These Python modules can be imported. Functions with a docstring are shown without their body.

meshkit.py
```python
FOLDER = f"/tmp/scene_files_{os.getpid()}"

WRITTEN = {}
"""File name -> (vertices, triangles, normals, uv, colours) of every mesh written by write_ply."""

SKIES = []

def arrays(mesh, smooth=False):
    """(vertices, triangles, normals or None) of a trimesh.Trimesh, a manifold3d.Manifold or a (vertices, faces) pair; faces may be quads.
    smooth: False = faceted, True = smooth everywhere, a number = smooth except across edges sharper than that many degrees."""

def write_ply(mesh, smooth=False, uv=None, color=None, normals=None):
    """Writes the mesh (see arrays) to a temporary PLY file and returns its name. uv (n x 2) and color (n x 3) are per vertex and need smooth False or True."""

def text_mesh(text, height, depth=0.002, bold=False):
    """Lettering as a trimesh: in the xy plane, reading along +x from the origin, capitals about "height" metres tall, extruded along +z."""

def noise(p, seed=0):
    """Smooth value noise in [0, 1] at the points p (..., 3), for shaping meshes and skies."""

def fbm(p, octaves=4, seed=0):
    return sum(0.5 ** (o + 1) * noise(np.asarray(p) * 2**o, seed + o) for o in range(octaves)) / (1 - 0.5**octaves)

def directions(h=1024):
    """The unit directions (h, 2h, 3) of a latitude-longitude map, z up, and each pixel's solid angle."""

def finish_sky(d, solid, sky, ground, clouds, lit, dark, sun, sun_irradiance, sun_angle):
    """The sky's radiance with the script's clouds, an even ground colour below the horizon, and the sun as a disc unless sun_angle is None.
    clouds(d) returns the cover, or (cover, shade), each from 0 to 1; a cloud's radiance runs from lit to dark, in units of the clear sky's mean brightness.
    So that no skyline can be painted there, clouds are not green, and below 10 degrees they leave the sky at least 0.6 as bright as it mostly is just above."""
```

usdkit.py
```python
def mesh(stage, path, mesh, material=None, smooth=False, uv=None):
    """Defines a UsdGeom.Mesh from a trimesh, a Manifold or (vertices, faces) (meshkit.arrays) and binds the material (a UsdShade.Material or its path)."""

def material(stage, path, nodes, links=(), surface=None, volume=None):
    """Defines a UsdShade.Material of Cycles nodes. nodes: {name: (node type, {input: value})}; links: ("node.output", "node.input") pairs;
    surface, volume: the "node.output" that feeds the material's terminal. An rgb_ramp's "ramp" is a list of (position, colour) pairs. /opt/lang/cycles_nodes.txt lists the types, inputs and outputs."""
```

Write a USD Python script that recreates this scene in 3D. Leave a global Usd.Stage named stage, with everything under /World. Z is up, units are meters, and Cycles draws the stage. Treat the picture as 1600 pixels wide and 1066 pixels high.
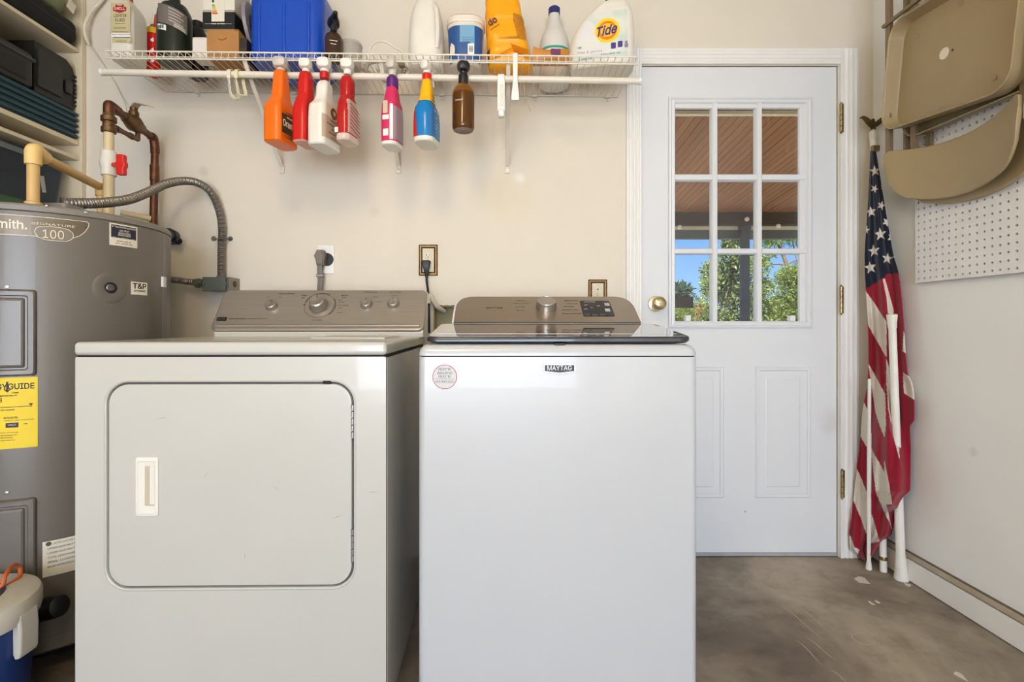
import math, random
import numpy as np
import trimesh
import usdkit, meshkit
from pxr import Usd, UsdGeom, UsdLux, UsdShade, Gf, Sdf, Vt
from shapely.geometry import Polygon, Point
import shapely.affinity as aff

stage = Usd.Stage.CreateInMemory()
UsdGeom.SetStageUpAxis(stage, UsdGeom.Tokens.z)
UsdGeom.Xform.Define(stage, '/World')
UsdGeom.Scope.Define(stage, '/World/Looks')
PI = math.pi
# ---------------------------------------------------------------- camera, sky, sun, lamps, exposure
F, VX, VY, CD, CZ = 793.0, 785.0, 507.0, 2.115, 0.968     # focal length and vanishing point in pixels, distance to the back wall, eye height
cam = UsdGeom.Camera.Define(stage, '/World/camera')
AP = 36.0
cam.CreateHorizontalApertureAttr(AP)
cam.CreateVerticalApertureAttr(AP * 1066 / 1600)
cam.CreateFocalLengthAttr(AP * F / 1600)
cam.CreateHorizontalApertureOffsetAttr((800 - VX) / 1600 * AP)
cam.CreateVerticalApertureOffsetAttr(-(533 - VY) / 1600 * AP)
cam.CreateClippingRangeAttr(Gf.Vec2f(0.05, 400))
cam.CreateExposureAttr(0.36)
cx = UsdGeom.Xformable(cam)
cx.AddTranslateOp().Set(Gf.Vec3d(0, -CD, CZ))
cx.AddRotateXOp().Set(90)

sky = UsdLux.DomeLight.Define(stage, '/World/sky')
sky.CreateIntensityAttr(1.0)
SUN_EL = 46.0
usdkit.material(stage, '/World/Looks/sky_air', {
    't': ('texture_coordinate', {}), 'z': ('separate_xyz', {}),
    'r': ('rgb_ramp', {'ramp': [(0.0, (.26, .24, .20)), (.49, (.26, .24, .20)), (.5, (.50, .68, .90)), (.53, (.30, .53, .86)), (.58, (.17, .38, .78)), (.75, (.10, .27, .66)), (1.0, (.07, .20, .55))]}),
    'h': ('map_range', {'from_min': -1.0, 'from_max': 1.0}),
    'b': ('background_shader', {'strength': 1.0})}, [('t.generated', 'z.vector'), ('z.z', 'h.value'), ('h.result', 'r.fac'), ('r.color', 'b.color')], surface='b.background')
UsdShade.MaterialBindingAPI.Apply(sky.GetPrim()).Bind(UsdShade.Material.Get(stage, '/World/Looks/sky_air'))
sun = UsdLux.DistantLight.Define(stage, '/World/sun')
sun.CreateIntensityAttr(4.4)
sun.CreateAngleAttr(0.6); sun.CreateNormalizeAttr(True)
sun.CreateColorAttr(Gf.Vec3f(1.0, 0.93, 0.80))
sx = UsdGeom.Xformable(sun)
sx.AddRotateZOp().Set(-28.0)          # the sun stands behind the garage, a little to the left
sx.AddRotateXOp().Set(90 - SUN_EL)

WARM, COOL = (1.0, 0.77, 0.42), (0.68, 0.785, 0.975)
LAMP = (-.35, -1.95)                      # globe lamp under the garage ceiling, above the frame
gl = UsdLux.SphereLight.Define(stage, '/World/lamp_glow')
gl.CreateRadiusAttr(.18); gl.CreateIntensityAttr(13.5); gl.CreateColorAttr(Gf.Vec3f(*WARM))
UsdGeom.Xformable(gl).AddTranslateOp().Set(Gf.Vec3d(*LAMP, 2.24))
dl = UsdLux.RectLight.Define(stage, '/World/garage_daylight')   # daylight coming in through the open garage door at the far end of the room
dl.CreateWidthAttr(2.9); dl.CreateHeightAttr(2.0); dl.CreateIntensityAttr(8.6); dl.CreateColorAttr(Gf.Vec3f(*COOL))
dx_ = UsdGeom.Xformable(dl); dx_.AddTranslateOp().Set(Gf.Vec3d(-.40, -6.86, 1.06)); dx_.AddRotateXOp().Set(90)

# ---------------------------------------------------------------- mesh helpers
def W(px, py, d):
    """A point at distance d in front of the eye plane, given by its place in the photograph's frame."""
    return np.array([(px - VX) / F * d, d - CD, CZ + (VY - py) / F * d])
def X(px, d): return (px - VX) / F * d
def Z(py, d): return CZ + (VY - py) / F * d

def TM(v, f):
    m = trimesh.Trimesh(np.asarray(v, float), np.asarray(f, int), process=False)
    if m.volume < 0: m.invert()
    return m
def cat(*ms):
    ms = [m for m in ms if m is not None]
    return trimesh.util.concatenate(ms) if len(ms) > 1 else ms[0]
def mv(m, x=0, y=0, z=0):
    m = m.copy(); m.apply_translation((x, y, z)); return m
def rot(m, deg, axis, c=(0, 0, 0)):
    m = m.copy(); m.apply_transform(trimesh.transformations.rotation_matrix(math.radians(deg), axis, c)); return m
def box(x0, x1, y0, y1, z0, z1):
    m = trimesh.creation.box((x1 - x0, y1 - y0, z1 - z0)); m.apply_translation(((x0 + x1) / 2, (y0 + y1) / 2, (z0 + z1) / 2)); return m
_ico = trimesh.creation.icosphere(subdivisions=2)
def rbox(x0, x1, y0, y1, z0, z1, r=0.005):
    r = min(r, (x1 - x0) / 2.01, (y1 - y0) / 2.01, (z1 - z0) / 2.01)
    pts = [_ico.vertices * r + (a, b, c) for a in (x0 + r, x1 - r) for b in (y0 + r, y1 - r) for c in (z0 + r, z1 - r)]
    return trimesh.convex.convex_hull(np.vstack(pts))
def loft(rings, cap=True, closed=False):
    """rings: equally long lists of points."""
    R = [np.asarray(r, float) for r in rings]
    n, k = len(R[0]), len(R)
    v, f = np.vstack(R), []
    for i in range(k if closed else k - 1):
        a, b = i * n, ((i + 1) % k) * n
        for j in range(n):
            j2 = (j + 1) % n
            f += [(a + j, a + j2, b + j2), (a + j, b + j2, b + j)]
    if cap and not closed:
        v = np.vstack([v, R[0].mean(0), R[-1].mean(0)])
        for j in range(n):
            j2 = (j + 1) % n
            f += [(n * k, j2, j), (n * k + 1, (k - 1) * n + j, (k - 1) * n + j2)]
    return TM(v, f)
def rr(w, h, r, n=6):
    """Ring of a rounded rectangle, w x h, centred."""
    r = max(1e-5, min(r, w / 2 - 1e-6, h / 2 - 1e-6)); out = []
    for cx_, cy_, a0 in ((w / 2 - r, h / 2 - r, 0), (-w / 2 + r, h / 2 - r, 90), (-w / 2 + r, -h / 2 + r, 180), (w / 2 - r, -h / 2 + r, 270)):
        for i in range(n + 1):
            a = math.radians(a0 + 90 * i / n); out.append((cx_ + r * math.cos(a), cy_ + r * math.sin(a)))
    return np.array(out)
def plate(w, h, t, r, b=0.002, n=6):
    """Rounded-rectangle plate in xy, thickness t along +z, front edge bevelled by b."""
    def ring(i, z): return np.c_[rr(w - 2 * i, h - 2 * i, max(r - i, 1e-4), n), np.full(4 * (n + 1), z)]
    return loft([ring(0, 0), ring(0, t - b), ring(b * .3, t - b * .3), ring(b, t)])
def ext(poly, t):
    ps = getattr(poly, 'geoms', [poly])
    return cat(*[trimesh.creation.extrude_polygon(p, t, engine='earcut') for p in ps])
def frame_xf(o, r, u):
    """Matrix: local x -> r, y -> u, z -> r x u, origin o."""
    r, u = np.asarray(r, float), np.asarray(u, float); r /= np.linalg.norm(r); u /= np.linalg.norm(u)
    M = np.eye(4); M[:3, 0], M[:3, 1], M[:3, 2], M[:3, 3] = r, u, np.cross(r, u), o; return M
def put(m, o, r=(1, 0, 0), u=(0, 0, 1)):
    m = m.copy(); m.apply_transform(frame_xf(o, r, u)); return m
def lathe(prof, n=32, axis=None, o=(0, 0, 0)):
    """prof: (radius, height) list, revolved about z (or laid along axis from o)."""
    a = np.linspace(0, 2 * PI, n, endpoint=False)
    m = loft([np.c_[max(r, 1e-5) * np.cos(a), max(r, 1e-5) * np.sin(a), np.full(n, z)] for r, z in prof])
    if axis is not None:
        m.apply_transform(trimesh.geometry.align_vectors((0, 0, 1), np.asarray(axis, float) / np.linalg.norm(axis)))
    m.apply_translation(o); return m
def spline(pts, n=8):
    p = np.asarray(pts, float); p = np.vstack([2 * p[0] - p[1], p, 2 * p[-1] - p[-2]]); out = []
    for i in range(1, len(p) - 2):
        for t in np.linspace(0, 1, n, endpoint=False):
            out.append(0.5 * (2 * p[i] + (p[i + 1] - p[i - 1]) * t + (2 * p[i - 1] - 5 * p[i] + 4 * p[i + 1] - p[i + 2]) * t * t + (3 * p[i] - p[i - 1] - 3 * p[i + 1] + p[i + 2]) * t ** 3))
    out.append(p[-2]); return np.array(out)
def tube(path, r, n=10, flat=None):
    """Tube along path; r a number or one per point; flat=(a, b): ribbon section half sizes."""
    p = np.asarray(path, float); k = len(p)
    t = np.gradient(p, axis=0); t /= np.maximum(np.linalg.norm(t, axis=1, keepdims=True), 1e-9)
    ref = np.array([0, 0, 1.0]) if abs(t[0][2]) < .9 else np.array([1.0, 0, 0])
    nn = np.cross(t[0], ref)
    if flat and abs(t[0][0]) < .6: nn = np.array([1.0, 0, 0]) - t[0] * t[0][0]      # ribbons lie with their breadth along x
    nn /= np.linalg.norm(nn); rings = []
    rs = np.broadcast_to(np.asarray(r, float), (k,)); a = np.linspace(0, 2 * PI, n, endpoint=False)
    for i in range(k):
        nn = nn - t[i] * np.dot(nn, t[i]); nn /= max(np.linalg.norm(nn), 1e-9); bb = np.cross(t[i], nn)
        if flat: rings.append(p[i] + np.outer(np.sign(np.cos(a + .01)) * flat[0] * np.abs(np.cos(a)) ** .4, nn) + np.outer(np.sign(np.sin(a + .01)) * flat[1] * np.abs(np.sin(a)) ** .4, bb))
        else: rings.append(p[i] + rs[i] * (np.outer(np.cos(a), nn) + np.outer(np.sin(a), bb)))
    return loft(rings)
def rod(a, b, r, n=10): return tube([a, (np.asarray(a, float) + np.asarray(b, float)) / 2, b], r, n)
def prism(prof, x0, x1):
    """(y, z) profile pulled along x."""
    m = ext(Polygon(prof), x1 - x0)
    v = m.vertices.copy(); m.vertices = np.c_[v[:, 2] + x0, v[:, 0], v[:, 1]]
    if m.volume < 0: m.invert()
    return m
def sphere(c, r, sub=2, s=(1, 1, 1)):
    m = trimesh.creation.icosphere(subdivisions=sub, radius=r); m.apply_scale(s); m.apply_translation(c); return m
_tc = {}
def text(s, h, depth=0.0006, bold=False, center=True, wid=None):
    """Lettering about h tall in xy, centred; wid: squeeze or stretch to this width."""
    k = (s, bold)
    if k not in _tc: _tc[k] = meshkit.text_mesh(s, 0.1, 0.01, bold)
    m = _tc[k].copy(); lo, hi = m.bounds
    m.apply_translation((-(lo[0] + hi[0]) / 2 if center else -lo[0], -0.05, 0))
    sx_ = h / 0.1 if wid is None else wid / (hi[0] - lo[0])
    m.apply_transform(np.diag([sx_, h / 0.1, depth / 0.01, 1])); return m
def disc(r, t, n=32): return lathe([(r, 0), (r, t)], n)

# ---------------------------------------------------------------- things
used = {}
def numbered(parent, name):
    k = (str(parent), name); i = used.get(k, -1) + 1; used[k] = i
    return f'{parent}/{name}' + (f'_{i:03d}' if i else '')
def setd(prim, **kw):
    for k, v in kw.items():
        if v: prim.SetCustomDataByKey(k, v)
class Thing:
    def __init__(s, name, label=None, cat=None, loc=(0, 0, 0), group=None, kind=None):
        s.loc = np.asarray(loc, float); s.path = numbered('/World', name)
        x = UsdGeom.Xform.Define(stage, s.path); x.AddTranslateOp().Set(Gf.Vec3d(*map(float, s.loc))); s.prim = x.GetPrim()
        setd(s.prim, label=label, category=cat, group=group, kind=kind)
    turn = None                                        # (degrees, x, y): the whole thing is turned about its upright axis
    def part(s, name, mesh, mat, smooth=35, label=None, kind=None, under=None):
        path = numbered(under.GetPath() if under else s.path, name)
        m = mesh.copy() if s.turn is None else rot(mesh, s.turn[0], (0, 0, 1), (s.turn[1], s.turn[2], 0)); m.apply_translation(-s.loc)
        g = usdkit.mesh(stage, path, m, mat, smooth); setd(g.GetPrim(), label=label, kind=kind)
        return g.GetPrim()
def single(name, mesh, mat, label=None, cat=None, smooth=35, group=None, kind=None):
    path = numbered('/World', name)
    c = mesh.bounds.mean(0); c[2] = mesh.bounds[0][2]
    m = mesh.copy(); m.apply_translation(-c)
    g = usdkit.mesh(stage, path, m, mat, smooth); UsdGeom.Xformable(g).AddTranslateOp().Set(Gf.Vec3d(*map(float, c)))
    setd(g.GetPrim(), label=label, category=cat, group=group, kind=kind); return g.GetPrim()

# ---------------------------------------------------------------- materials
def srgb(r, g, b):
    return tuple(((c / 255) / 12.92 if c / 255 < .04045 else ((c / 255 + .055) / 1.055) ** 2.4) for c in (r, g, b))
def mat(name, col, rough=.5, metal=0., var=.0, scale=12., bump=0., bscale=150., spec=.5, trans=0., coat=0., stretch=(1, 1, 1), spots=None, ior=1.5, emit=0., sub=0., rvar=0.):
    """Principled material: colour varied by noise (var), fine relief (bump), optional spots [(centre, radius, colour, strength, flatten)]."""
    n = {'p': ('principled_bsdf', {'base_color': col, 'roughness': rough, 'metallic': metal, 'specular_ior_level': spec, 'transmission_weight': trans, 'coat_weight': coat, 'ior': ior, 'subsurface_weight': sub})}
    L = []; n['g'] = ('geometry', {}); last = None
    if emit: n['p'][1]['emission_strength'] = emit; n['p'][1]['emission_color'] = col
    n['m'] = ('mapping', {'scale': stretch}); L.append(('g.position', 'm.vector'))
    if var:
        n['n'] = ('noise_texture', {'scale': scale, 'detail': 5.0, 'roughness': .6}); L.append(('m.vector', 'n.vector'))
        n['r'] = ('map_range', {'from_min': .3, 'from_max': .7, 'to_min': 0.0, 'to_max': 1.0, 'clamp': True}); L.append(('n.fac', 'r.value'))
        n['x'] = ('mix_color', {'a': tuple(c * (1 - var) for c in col), 'b': tuple(min(1, c * (1 + var)) for c in col)}); L.append(('r.result', 'x.fac')); last = 'x.result'
    for i, (c, rad, sc, st, wob) in enumerate(spots or []):
        n[f'sd{i}'] = ('vector_math', {'math_type': 'distance', 'vector2': c}); n[f'sn{i}'] = ('noise_texture', {'scale': wob, 'detail': 4.0}); n[f'sm{i}'] = ('vector_math', {'math_type': 'multiply_add', 'vector2': (rad * .9,) * 3})
        L += [('g.position', f'sn{i}.vector'), (f'sn{i}.color', f'sm{i}.vector1'), ('g.position', f'sm{i}.vector3')]
        n[f'so{i}'] = ('vector_math', {'math_type': 'add', 'vector2': (-rad * .45,) * 3}); L += [(f'sm{i}.vector', f'so{i}.vector1'), (f'so{i}.vector', f'sd{i}.vector1')]
        n[f'sr{i}'] = ('map_range', {'from_min': rad * .25, 'from_max': rad, 'to_min': st, 'to_max': 0.0, 'clamp': True}); L.append((f'sd{i}.value', f'sr{i}.value'))
        n[f'sx{i}'] = ('mix_color', {'b': sc, 'a': col}); L.append((f'sr{i}.result', f'sx{i}.fac'))
        if last: L.append((last, f'sx{i}.a'))
        last = f'sx{i}.result'
    if last: L.append((last, 'p.base_color'))
    if rvar:
        n['rn'] = ('noise_texture', {'scale': scale * .7, 'detail': 3.0}); L.append(('m.vector', 'rn.vector'))
        n['rr'] = ('map_range', {'from_min': .3, 'from_max': .7, 'to_min': max(0.02, rough - rvar), 'to_max': rough + rvar, 'clamp': True}); L += [('rn.fac', 'rr.value'), ('rr.result', 'p.roughness')]
    if bump:
        n['bn'] = ('noise_texture', {'scale': bscale, 'detail': 3.0}); n['b'] = ('bump', {'strength': .6, 'distance': bump}); L += [('m.vector', 'bn.vector'), ('bn.fac', 'b.height'), ('b.normal', 'p.normal')]
    return usdkit.material(stage, '/World/Looks/' + name, n, L, surface='p.BSDF')
def pmat(name, r, g, b, rough=.35, **k):
    k.setdefault('var', .04); return mat(name, srgb(r, g, b), rough, **k)
# ---------------------------------------------------------------- the room
XR, XL, HC, YF = 1.545, -2.15, 2.44, -7.0
bx = lambda px: X(px, CD)
bz = lambda py: Z(py, CD)
WHITEWALL = srgb(226, 216, 198)
paint = mat('wall_paint', WHITEWALL, .62, var=.025, scale=3.0, bump=.0006, bscale=320, spots=[
    ((bx(790), 0, bz(310)), .16, srgb(216, 196, 148), .24, 14.0), ((bx(460), 0, bz(322)), .05, srgb(208, 198, 180), .35, 40.0),
    ((bx(342), 0, bz(327)), .035, srgb(240, 238, 232), .7, 60.0), ((bx(318), 0, bz(268)), .03, srgb(196, 186, 170), .5, 60.0),
    ((bx(812), 0, bz(278)), .03, srgb(244, 240, 232), .7, 60.0), ((bx(585), 0, bz(330)), .03, srgb(205, 196, 180), .4, 60.0)])
paint_right = mat('wall_paint_right', srgb(240, 239, 233), .6, var=.02, scale=3.0, bump=.0006, bscale=320, spots=[
    ((XR, -.7, .78), .025, srgb(206, 200, 192), .4, 60.0), ((XR, -.45, .55), .02, srgb(206, 200, 192), .4, 60.0)])
ceil_m = mat('ceiling_paint', srgb(236, 232, 224), .8, var=.02, bump=.001, bscale=120)
trim_m = mat('trim_paint', srgb(238, 235, 228), .38, var=.02, scale=8)
doorm = mat('door_paint', srgb(225, 226, 226), .42, var=.012, scale=5, spots=[((bx(1302), 0, bz(660)), .07, srgb(205, 200, 192), .5, 30.0), ((bx(1165), 0, bz(800)), .008, srgb(120, 112, 100), .7, 60.0)])
concrete = usdkit.material(stage, '/World/Looks/concrete', {
    'g': ('geometry', {}), 'n1': ('noise_texture', {'scale': 1.35, 'detail': 8.0, 'roughness': .60, 'distortion': .5}), 'n2': ('noise_texture', {'scale': 15.0, 'detail': 7.0, 'roughness': .66}),
    'n3': ('noise_texture', {'scale': 5.5, 'detail': 3.0}), 'n4': ('noise_texture', {'scale': 180.0, 'detail': 2.0}),
    'r1': ('rgb_ramp', {'ramp': [(.34, srgb(98, 86, 76)), (.46, srgb(130, 118, 104)), (.56, srgb(162, 149, 131)), (.70, srgb(184, 172, 154))]}),
    'r2': ('rgb_ramp', {'ramp': [(.34, (.78, .77, .76)), (.5, (1, 1, 1)), (.70, (1.08, 1.08, 1.07))]}),
    'm2': ('mix_color', {'blend_type': 'multiply', 'fac': .8, 'use_clamp': False}),
    'r3': ('map_range', {'from_min': .60, 'from_max': .78, 'to_min': 0., 'to_max': .35, 'clamp': True}), 'm3': ('mix_color', {'b': srgb(122, 96, 78)}),
    'sd': ('mapping', {'scale': (22.0, 1.2, 1.0), 'rotation': (0, 0, .62)}), 'sn': ('noise_texture', {'scale': 3.0, 'detail': 3.0}), 'sr': ('map_range', {'from_min': .70, 'from_max': .78, 'to_min': 0., 'to_max': .28, 'clamp': True}), 'm4': ('mix_color', {'b': srgb(206, 198, 184)}),
    'bu': ('bump', {'strength': .5, 'distance': .002}), 'p': ('principled_bsdf', {'roughness': .58, 'specular_ior_level': .35})},
    [('g.position', 'n1.vector'), ('g.position', 'n2.vector'), ('g.position', 'n3.vector'), ('g.position', 'n4.vector'), ('g.position', 'sd.vector'), ('sd.vector', 'sn.vector'), ('n1.fac', 'r1.fac'), ('n2.fac', 'r2.fac'), ('r1.color', 'm2.a'), ('r2.color', 'm2.b'),
     ('n3.fac', 'r3.value'), ('r3.result', 'm3.fac'), ('m2.result', 'm3.a'), ('sn.fac', 'sr.value'), ('sr.result', 'm4.fac'), ('m3.result', 'm4.a'), ('m4.result', 'p.base_color'), ('n2.fac', 'bu.height'), ('bu.normal', 'p.normal')], surface='p.BSDF')

fl0 = Thing('floor', kind='structure', loc=(0, -3, -.15)); fl0.part('slab', box(XL - .12, XR + .12, YF, .12, -.15, 0), concrete, False)
scr = mat('floor_scratch', srgb(176, 162, 142), .7, var=.15, scale=40)
def onfloor(px, py): d = CZ * F / (py - VY); return np.array([X(px, d), d - CD])
for p, q in (((1218, 945), (1287, 999)), ((1237, 940), (1303, 992)), ((1242, 999), (1287, 1040)), ((1256, 994), (1308, 1033)), ((1297, 1047), (1326, 1067))):
    p, q = onfloor(*p), onfloor(*q); n_ = np.array((-(q - p)[1], (q - p)[0])); n_ /= np.linalg.norm(n_); t_ = np.linspace(0, 1, 9); c_ = p + np.outer(t_, q - p) + np.outer(np.sin(t_ * 5) * .004, n_); w_ = .0016 * np.sin(PI * t_) + .0002
    fl0.part('scratch', ext(Polygon(np.vstack([c_ + n_ * w_[:, None], (c_ - n_ * w_[:, None])[::-1]])), .0003), scr, False)
fl0.part('ring_mark', mv(ext(Point(0, 0).buffer(.030, 20).difference(Point(.001, 0).buffer(.0265, 20)), .0003), *onfloor(1348, 999)), scr, False)
single('ceiling', box(XL - .5, XR + .5, YF - .4, .12, HC, HC + .2), ceil_m, kind='structure')
single('wall_left', box(XL - .12, XL, YF, .12, 0, HC), paint, kind='structure')
single('wall_right', box(XR, XR + .12, YF, .12, 0, HC), paint_right, kind='structure')
DX0, DX1, DZ1 = bx(1003) - .004, bx(1308) + .004, bz(104) + .004
wall = Polygon([(XL, 0), (DX0, 0), (DX0, DZ1), (DX1, DZ1), (DX1, 0), (XR, 0), (XR, HC), (XL, HC)])
LBX = (bx(677), bx(800), bz(548), bz(478))
wall = wall.difference(Polygon([(LBX[0], LBX[2]), (LBX[1], LBX[2]), (LBX[1], LBX[3]), (LBX[0], LBX[3])]))
single('wall_back', put(ext(wall, .12), (0, .12, 0)), paint, kind='structure')
fw = Polygon([(XL, 0), (-1.9, 0), (-1.9, 2.15), (1.15, 2.15), (1.15, 0), (XR, 0), (XR, HC), (XL, HC)])
single('wall_front', put(ext(fw, .12), (0, YF, 0)), paint, kind='structure')
# casing round the door: fluted boards
def casing_profile(w):
    pr = [(0, 0), (0, .012)]
    for i in range(3):
        a = w * (.16 + .25 * i); pr += [(a, .016), (a + .003, .0135), (a + w * .15, .0135), (a + w * .15 + .003, .016)]
    return Polygon(pr + [(w, .017), (w, 0)])
def upright(x0, x1, z1, flip=False):
    m = ext(casing_profile(x1 - x0), z1); v = m.vertices.copy()
    xx = (x1 - v[:, 0]) if flip else (x0 + v[:, 0])
    return TM(np.c_[xx, -v[:, 1], v[:, 2]], m.faces)
single('trim_1', upright(bx(978), bx(1001), bz(78)), trim_m, smooth=False, kind='structure')
single('trim_2', upright(bx(1310), bx(1339), bz(78), True), trim_m, smooth=False, kind='structure')
m = ext(casing_profile(bz(79) - DZ1 - .002), bx(1310) - bx(1001)); v = m.vertices
single('trim_3', TM(np.c_[bx(1001) + v[:, 2], -v[:, 1], DZ1 + .002 + v[:, 0]], m.faces), trim_m, smooth=False, kind='structure')
jamb = cat(box(DX0 - .0, DX0 + .003, .05, .12, 0, DZ1), box(DX1 - .003, DX1, .05, .12, 0, DZ1), box(DX0, DX1, .05, .12, DZ1 - .003, DZ1))
single('trim_4', jamb, trim_m, smooth=False, kind='structure')
bb_gap = mat('baseboard_groove', srgb(112, 96, 76), .7, var=.2, scale=30)
bb = Thing('baseboard_right', kind='structure', loc=(XR, -3.5, 0))
bb.part('board', box(XR - .014, XR, YF, -.001, .004, .082), trim_m, False)
bb.part('cap', box(XR - .013, XR, YF, -.001, .0865, .104), mat('baseboard_cap', srgb(186, 172, 150), .6, var=.12, scale=14), False); bb.part('caulk_line', box(XR - .007, XR, YF, -.001, .104, .108), bb_gap, False)
bb.part('groove', box(XR - .009, XR, YF, -.001, .082, .0865), bb_gap, False)
single('baseboard_back', box(bx(1339), XR - .014, -.012, 0, .003, .10), trim_m, smooth=False, kind='structure')

# ---------------------------------------------------------------- the door
brass = mat('brass', (.72, .60, .36), .28, metal=1., var=.12, scale=30)
brass_old = mat('old_brass', (.40, .29, .14), .38, metal=1., var=.25, scale=40)
pane_m = usdkit.material(stage, '/World/Looks/window_glass', {'f': ('fresnel', {'IOR': 1.45}), 't': ('transparent_bsdf', {'color': (.97, .98, .975)}), 'g': ('glossy_bsdf', {'roughness': .015, 'color': (1, 1, 1)}), 'x': ('mix_closure', {})},
    [('f.fac', 'x.fac'), ('t.BSDF', 'x.closure1'), ('g.BSDF', 'x.closure2')], surface='x.closure')
dr = Thing('door_1', kind='structure', loc=(bx(1155), .02, 0))
hole = Polygon([(bx(1049), bz(156)), (bx(1262), bz(156)), (bx(1262), bz(506)), (bx(1049), bz(506))])
slab = Polygon([(DX0 + .005, .014), (DX1 - .005, .014), (DX1 - .005, DZ1 - .005), (DX0 + .005, DZ1 - .005)], [list(hole.exterior.coords)])
dr.part('door_leaf', put(ext(slab, .042), (0, .046, 0)), doorm, False)
dr.part('bottom_sweep', box(DX0 + .006, DX1 - .006, -.002, .03, .003, .016), mat('sweep_grey', srgb(168, 168, 168), .5, var=.1), False)
def ring_frame(x0, x1, z0, z1, w, y0, steps):
    """Moulding: a picture frame w wide; steps = [(fraction across, proud)]."""
    rings = []
    for fr, pr_ in steps:
        i = w * fr; rings.append([(x0 + i, y0 - pr_, z0 + i), (x1 - i, y0 - pr_, z0 + i), (x1 - i, y0 - pr_, z1 - i), (x0 + i, y0 - pr_, z1 - i)])
    return loft(rings, closed=True)
wf = ring_frame(bx(1044), bx(1269), bz(513), bz(151), bx(1055) - bx(1044), .004, [(0, 0), (.06, .010), (.35, .013), (.5, .008), (.85, .010), (1, .004), (1, -.03), (0, -.03)])
wfp = dr.part('window_frame', wf, doorm, False)
gx = [bx(1053), bx(1112.5), bx(1121.5), bx(1182), bx(1191), bx(1261)]
gz = [bz(159), bz(272), bz(282), bz(388), bz(397), bz(504)]
def bar(x0, x1, z0, z1, vert):
    c = .0035
    if vert: return loft([[(x0, .028, z), (x0, .004, z), (x0 + c, -.003, z), (x1 - c, -.003, z), (x1, .004, z), (x1, .028, z)] for z in (z0, z1)])
    return loft([[(x, .0275, z0), (x, .0045, z0), (x, -.0025, z0 + c), (x, -.0025, z1 - c), (x, .0045, z1), (x, .0275, z1)] for x in (x0, x1)])
for k in (1, 3): dr.part('muntin', bar(gx[k], gx[k + 1], gz[5], gz[0], True), doorm, False)
for k in (1, 3): dr.part('muntin', cat(*[bar(gx[q] - (.0 if q == 0 else .0015), gx[q + 1] + (.0 if q == 4 else .0015), gz[k + 1], gz[k], False) for q in (0, 2, 4)]), doorm, False)
dr.part('glazing_stop', cat(rbox(bx(1250), bx(1260), .002, .019, bz(504), bz(159), .003), rbox(bx(1053), bx(1250), .002, .019, bz(168.5), bz(159), .003)), doorm)
for i in (0, 2, 4):
    for j in (0, 2, 4):
        dr.part('pane', box(gx[i], gx[i + 1], .020, .023, gz[j + 1], gz[j]), pane_m, False)
for x0, x1 in ((1054, 1132), (1180, 1268)):
    a, b, c, d_ = bx(x0), bx(x1), bz(779), bz(573)
    pm = ring_frame(a, b, c, d_, bx(1030) - bx(1010), .005, [(0, 0), (.10, .006), (.3, .005), (.42, -.004), (.6, -.004), (1, .004), (1, -.01), (0, -.01)])
    dr.part('raised_panel', cat(pm, box(a + .05, b - .05, .001, .02, c + .05, d_ - .05)), doorm, False)
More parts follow.
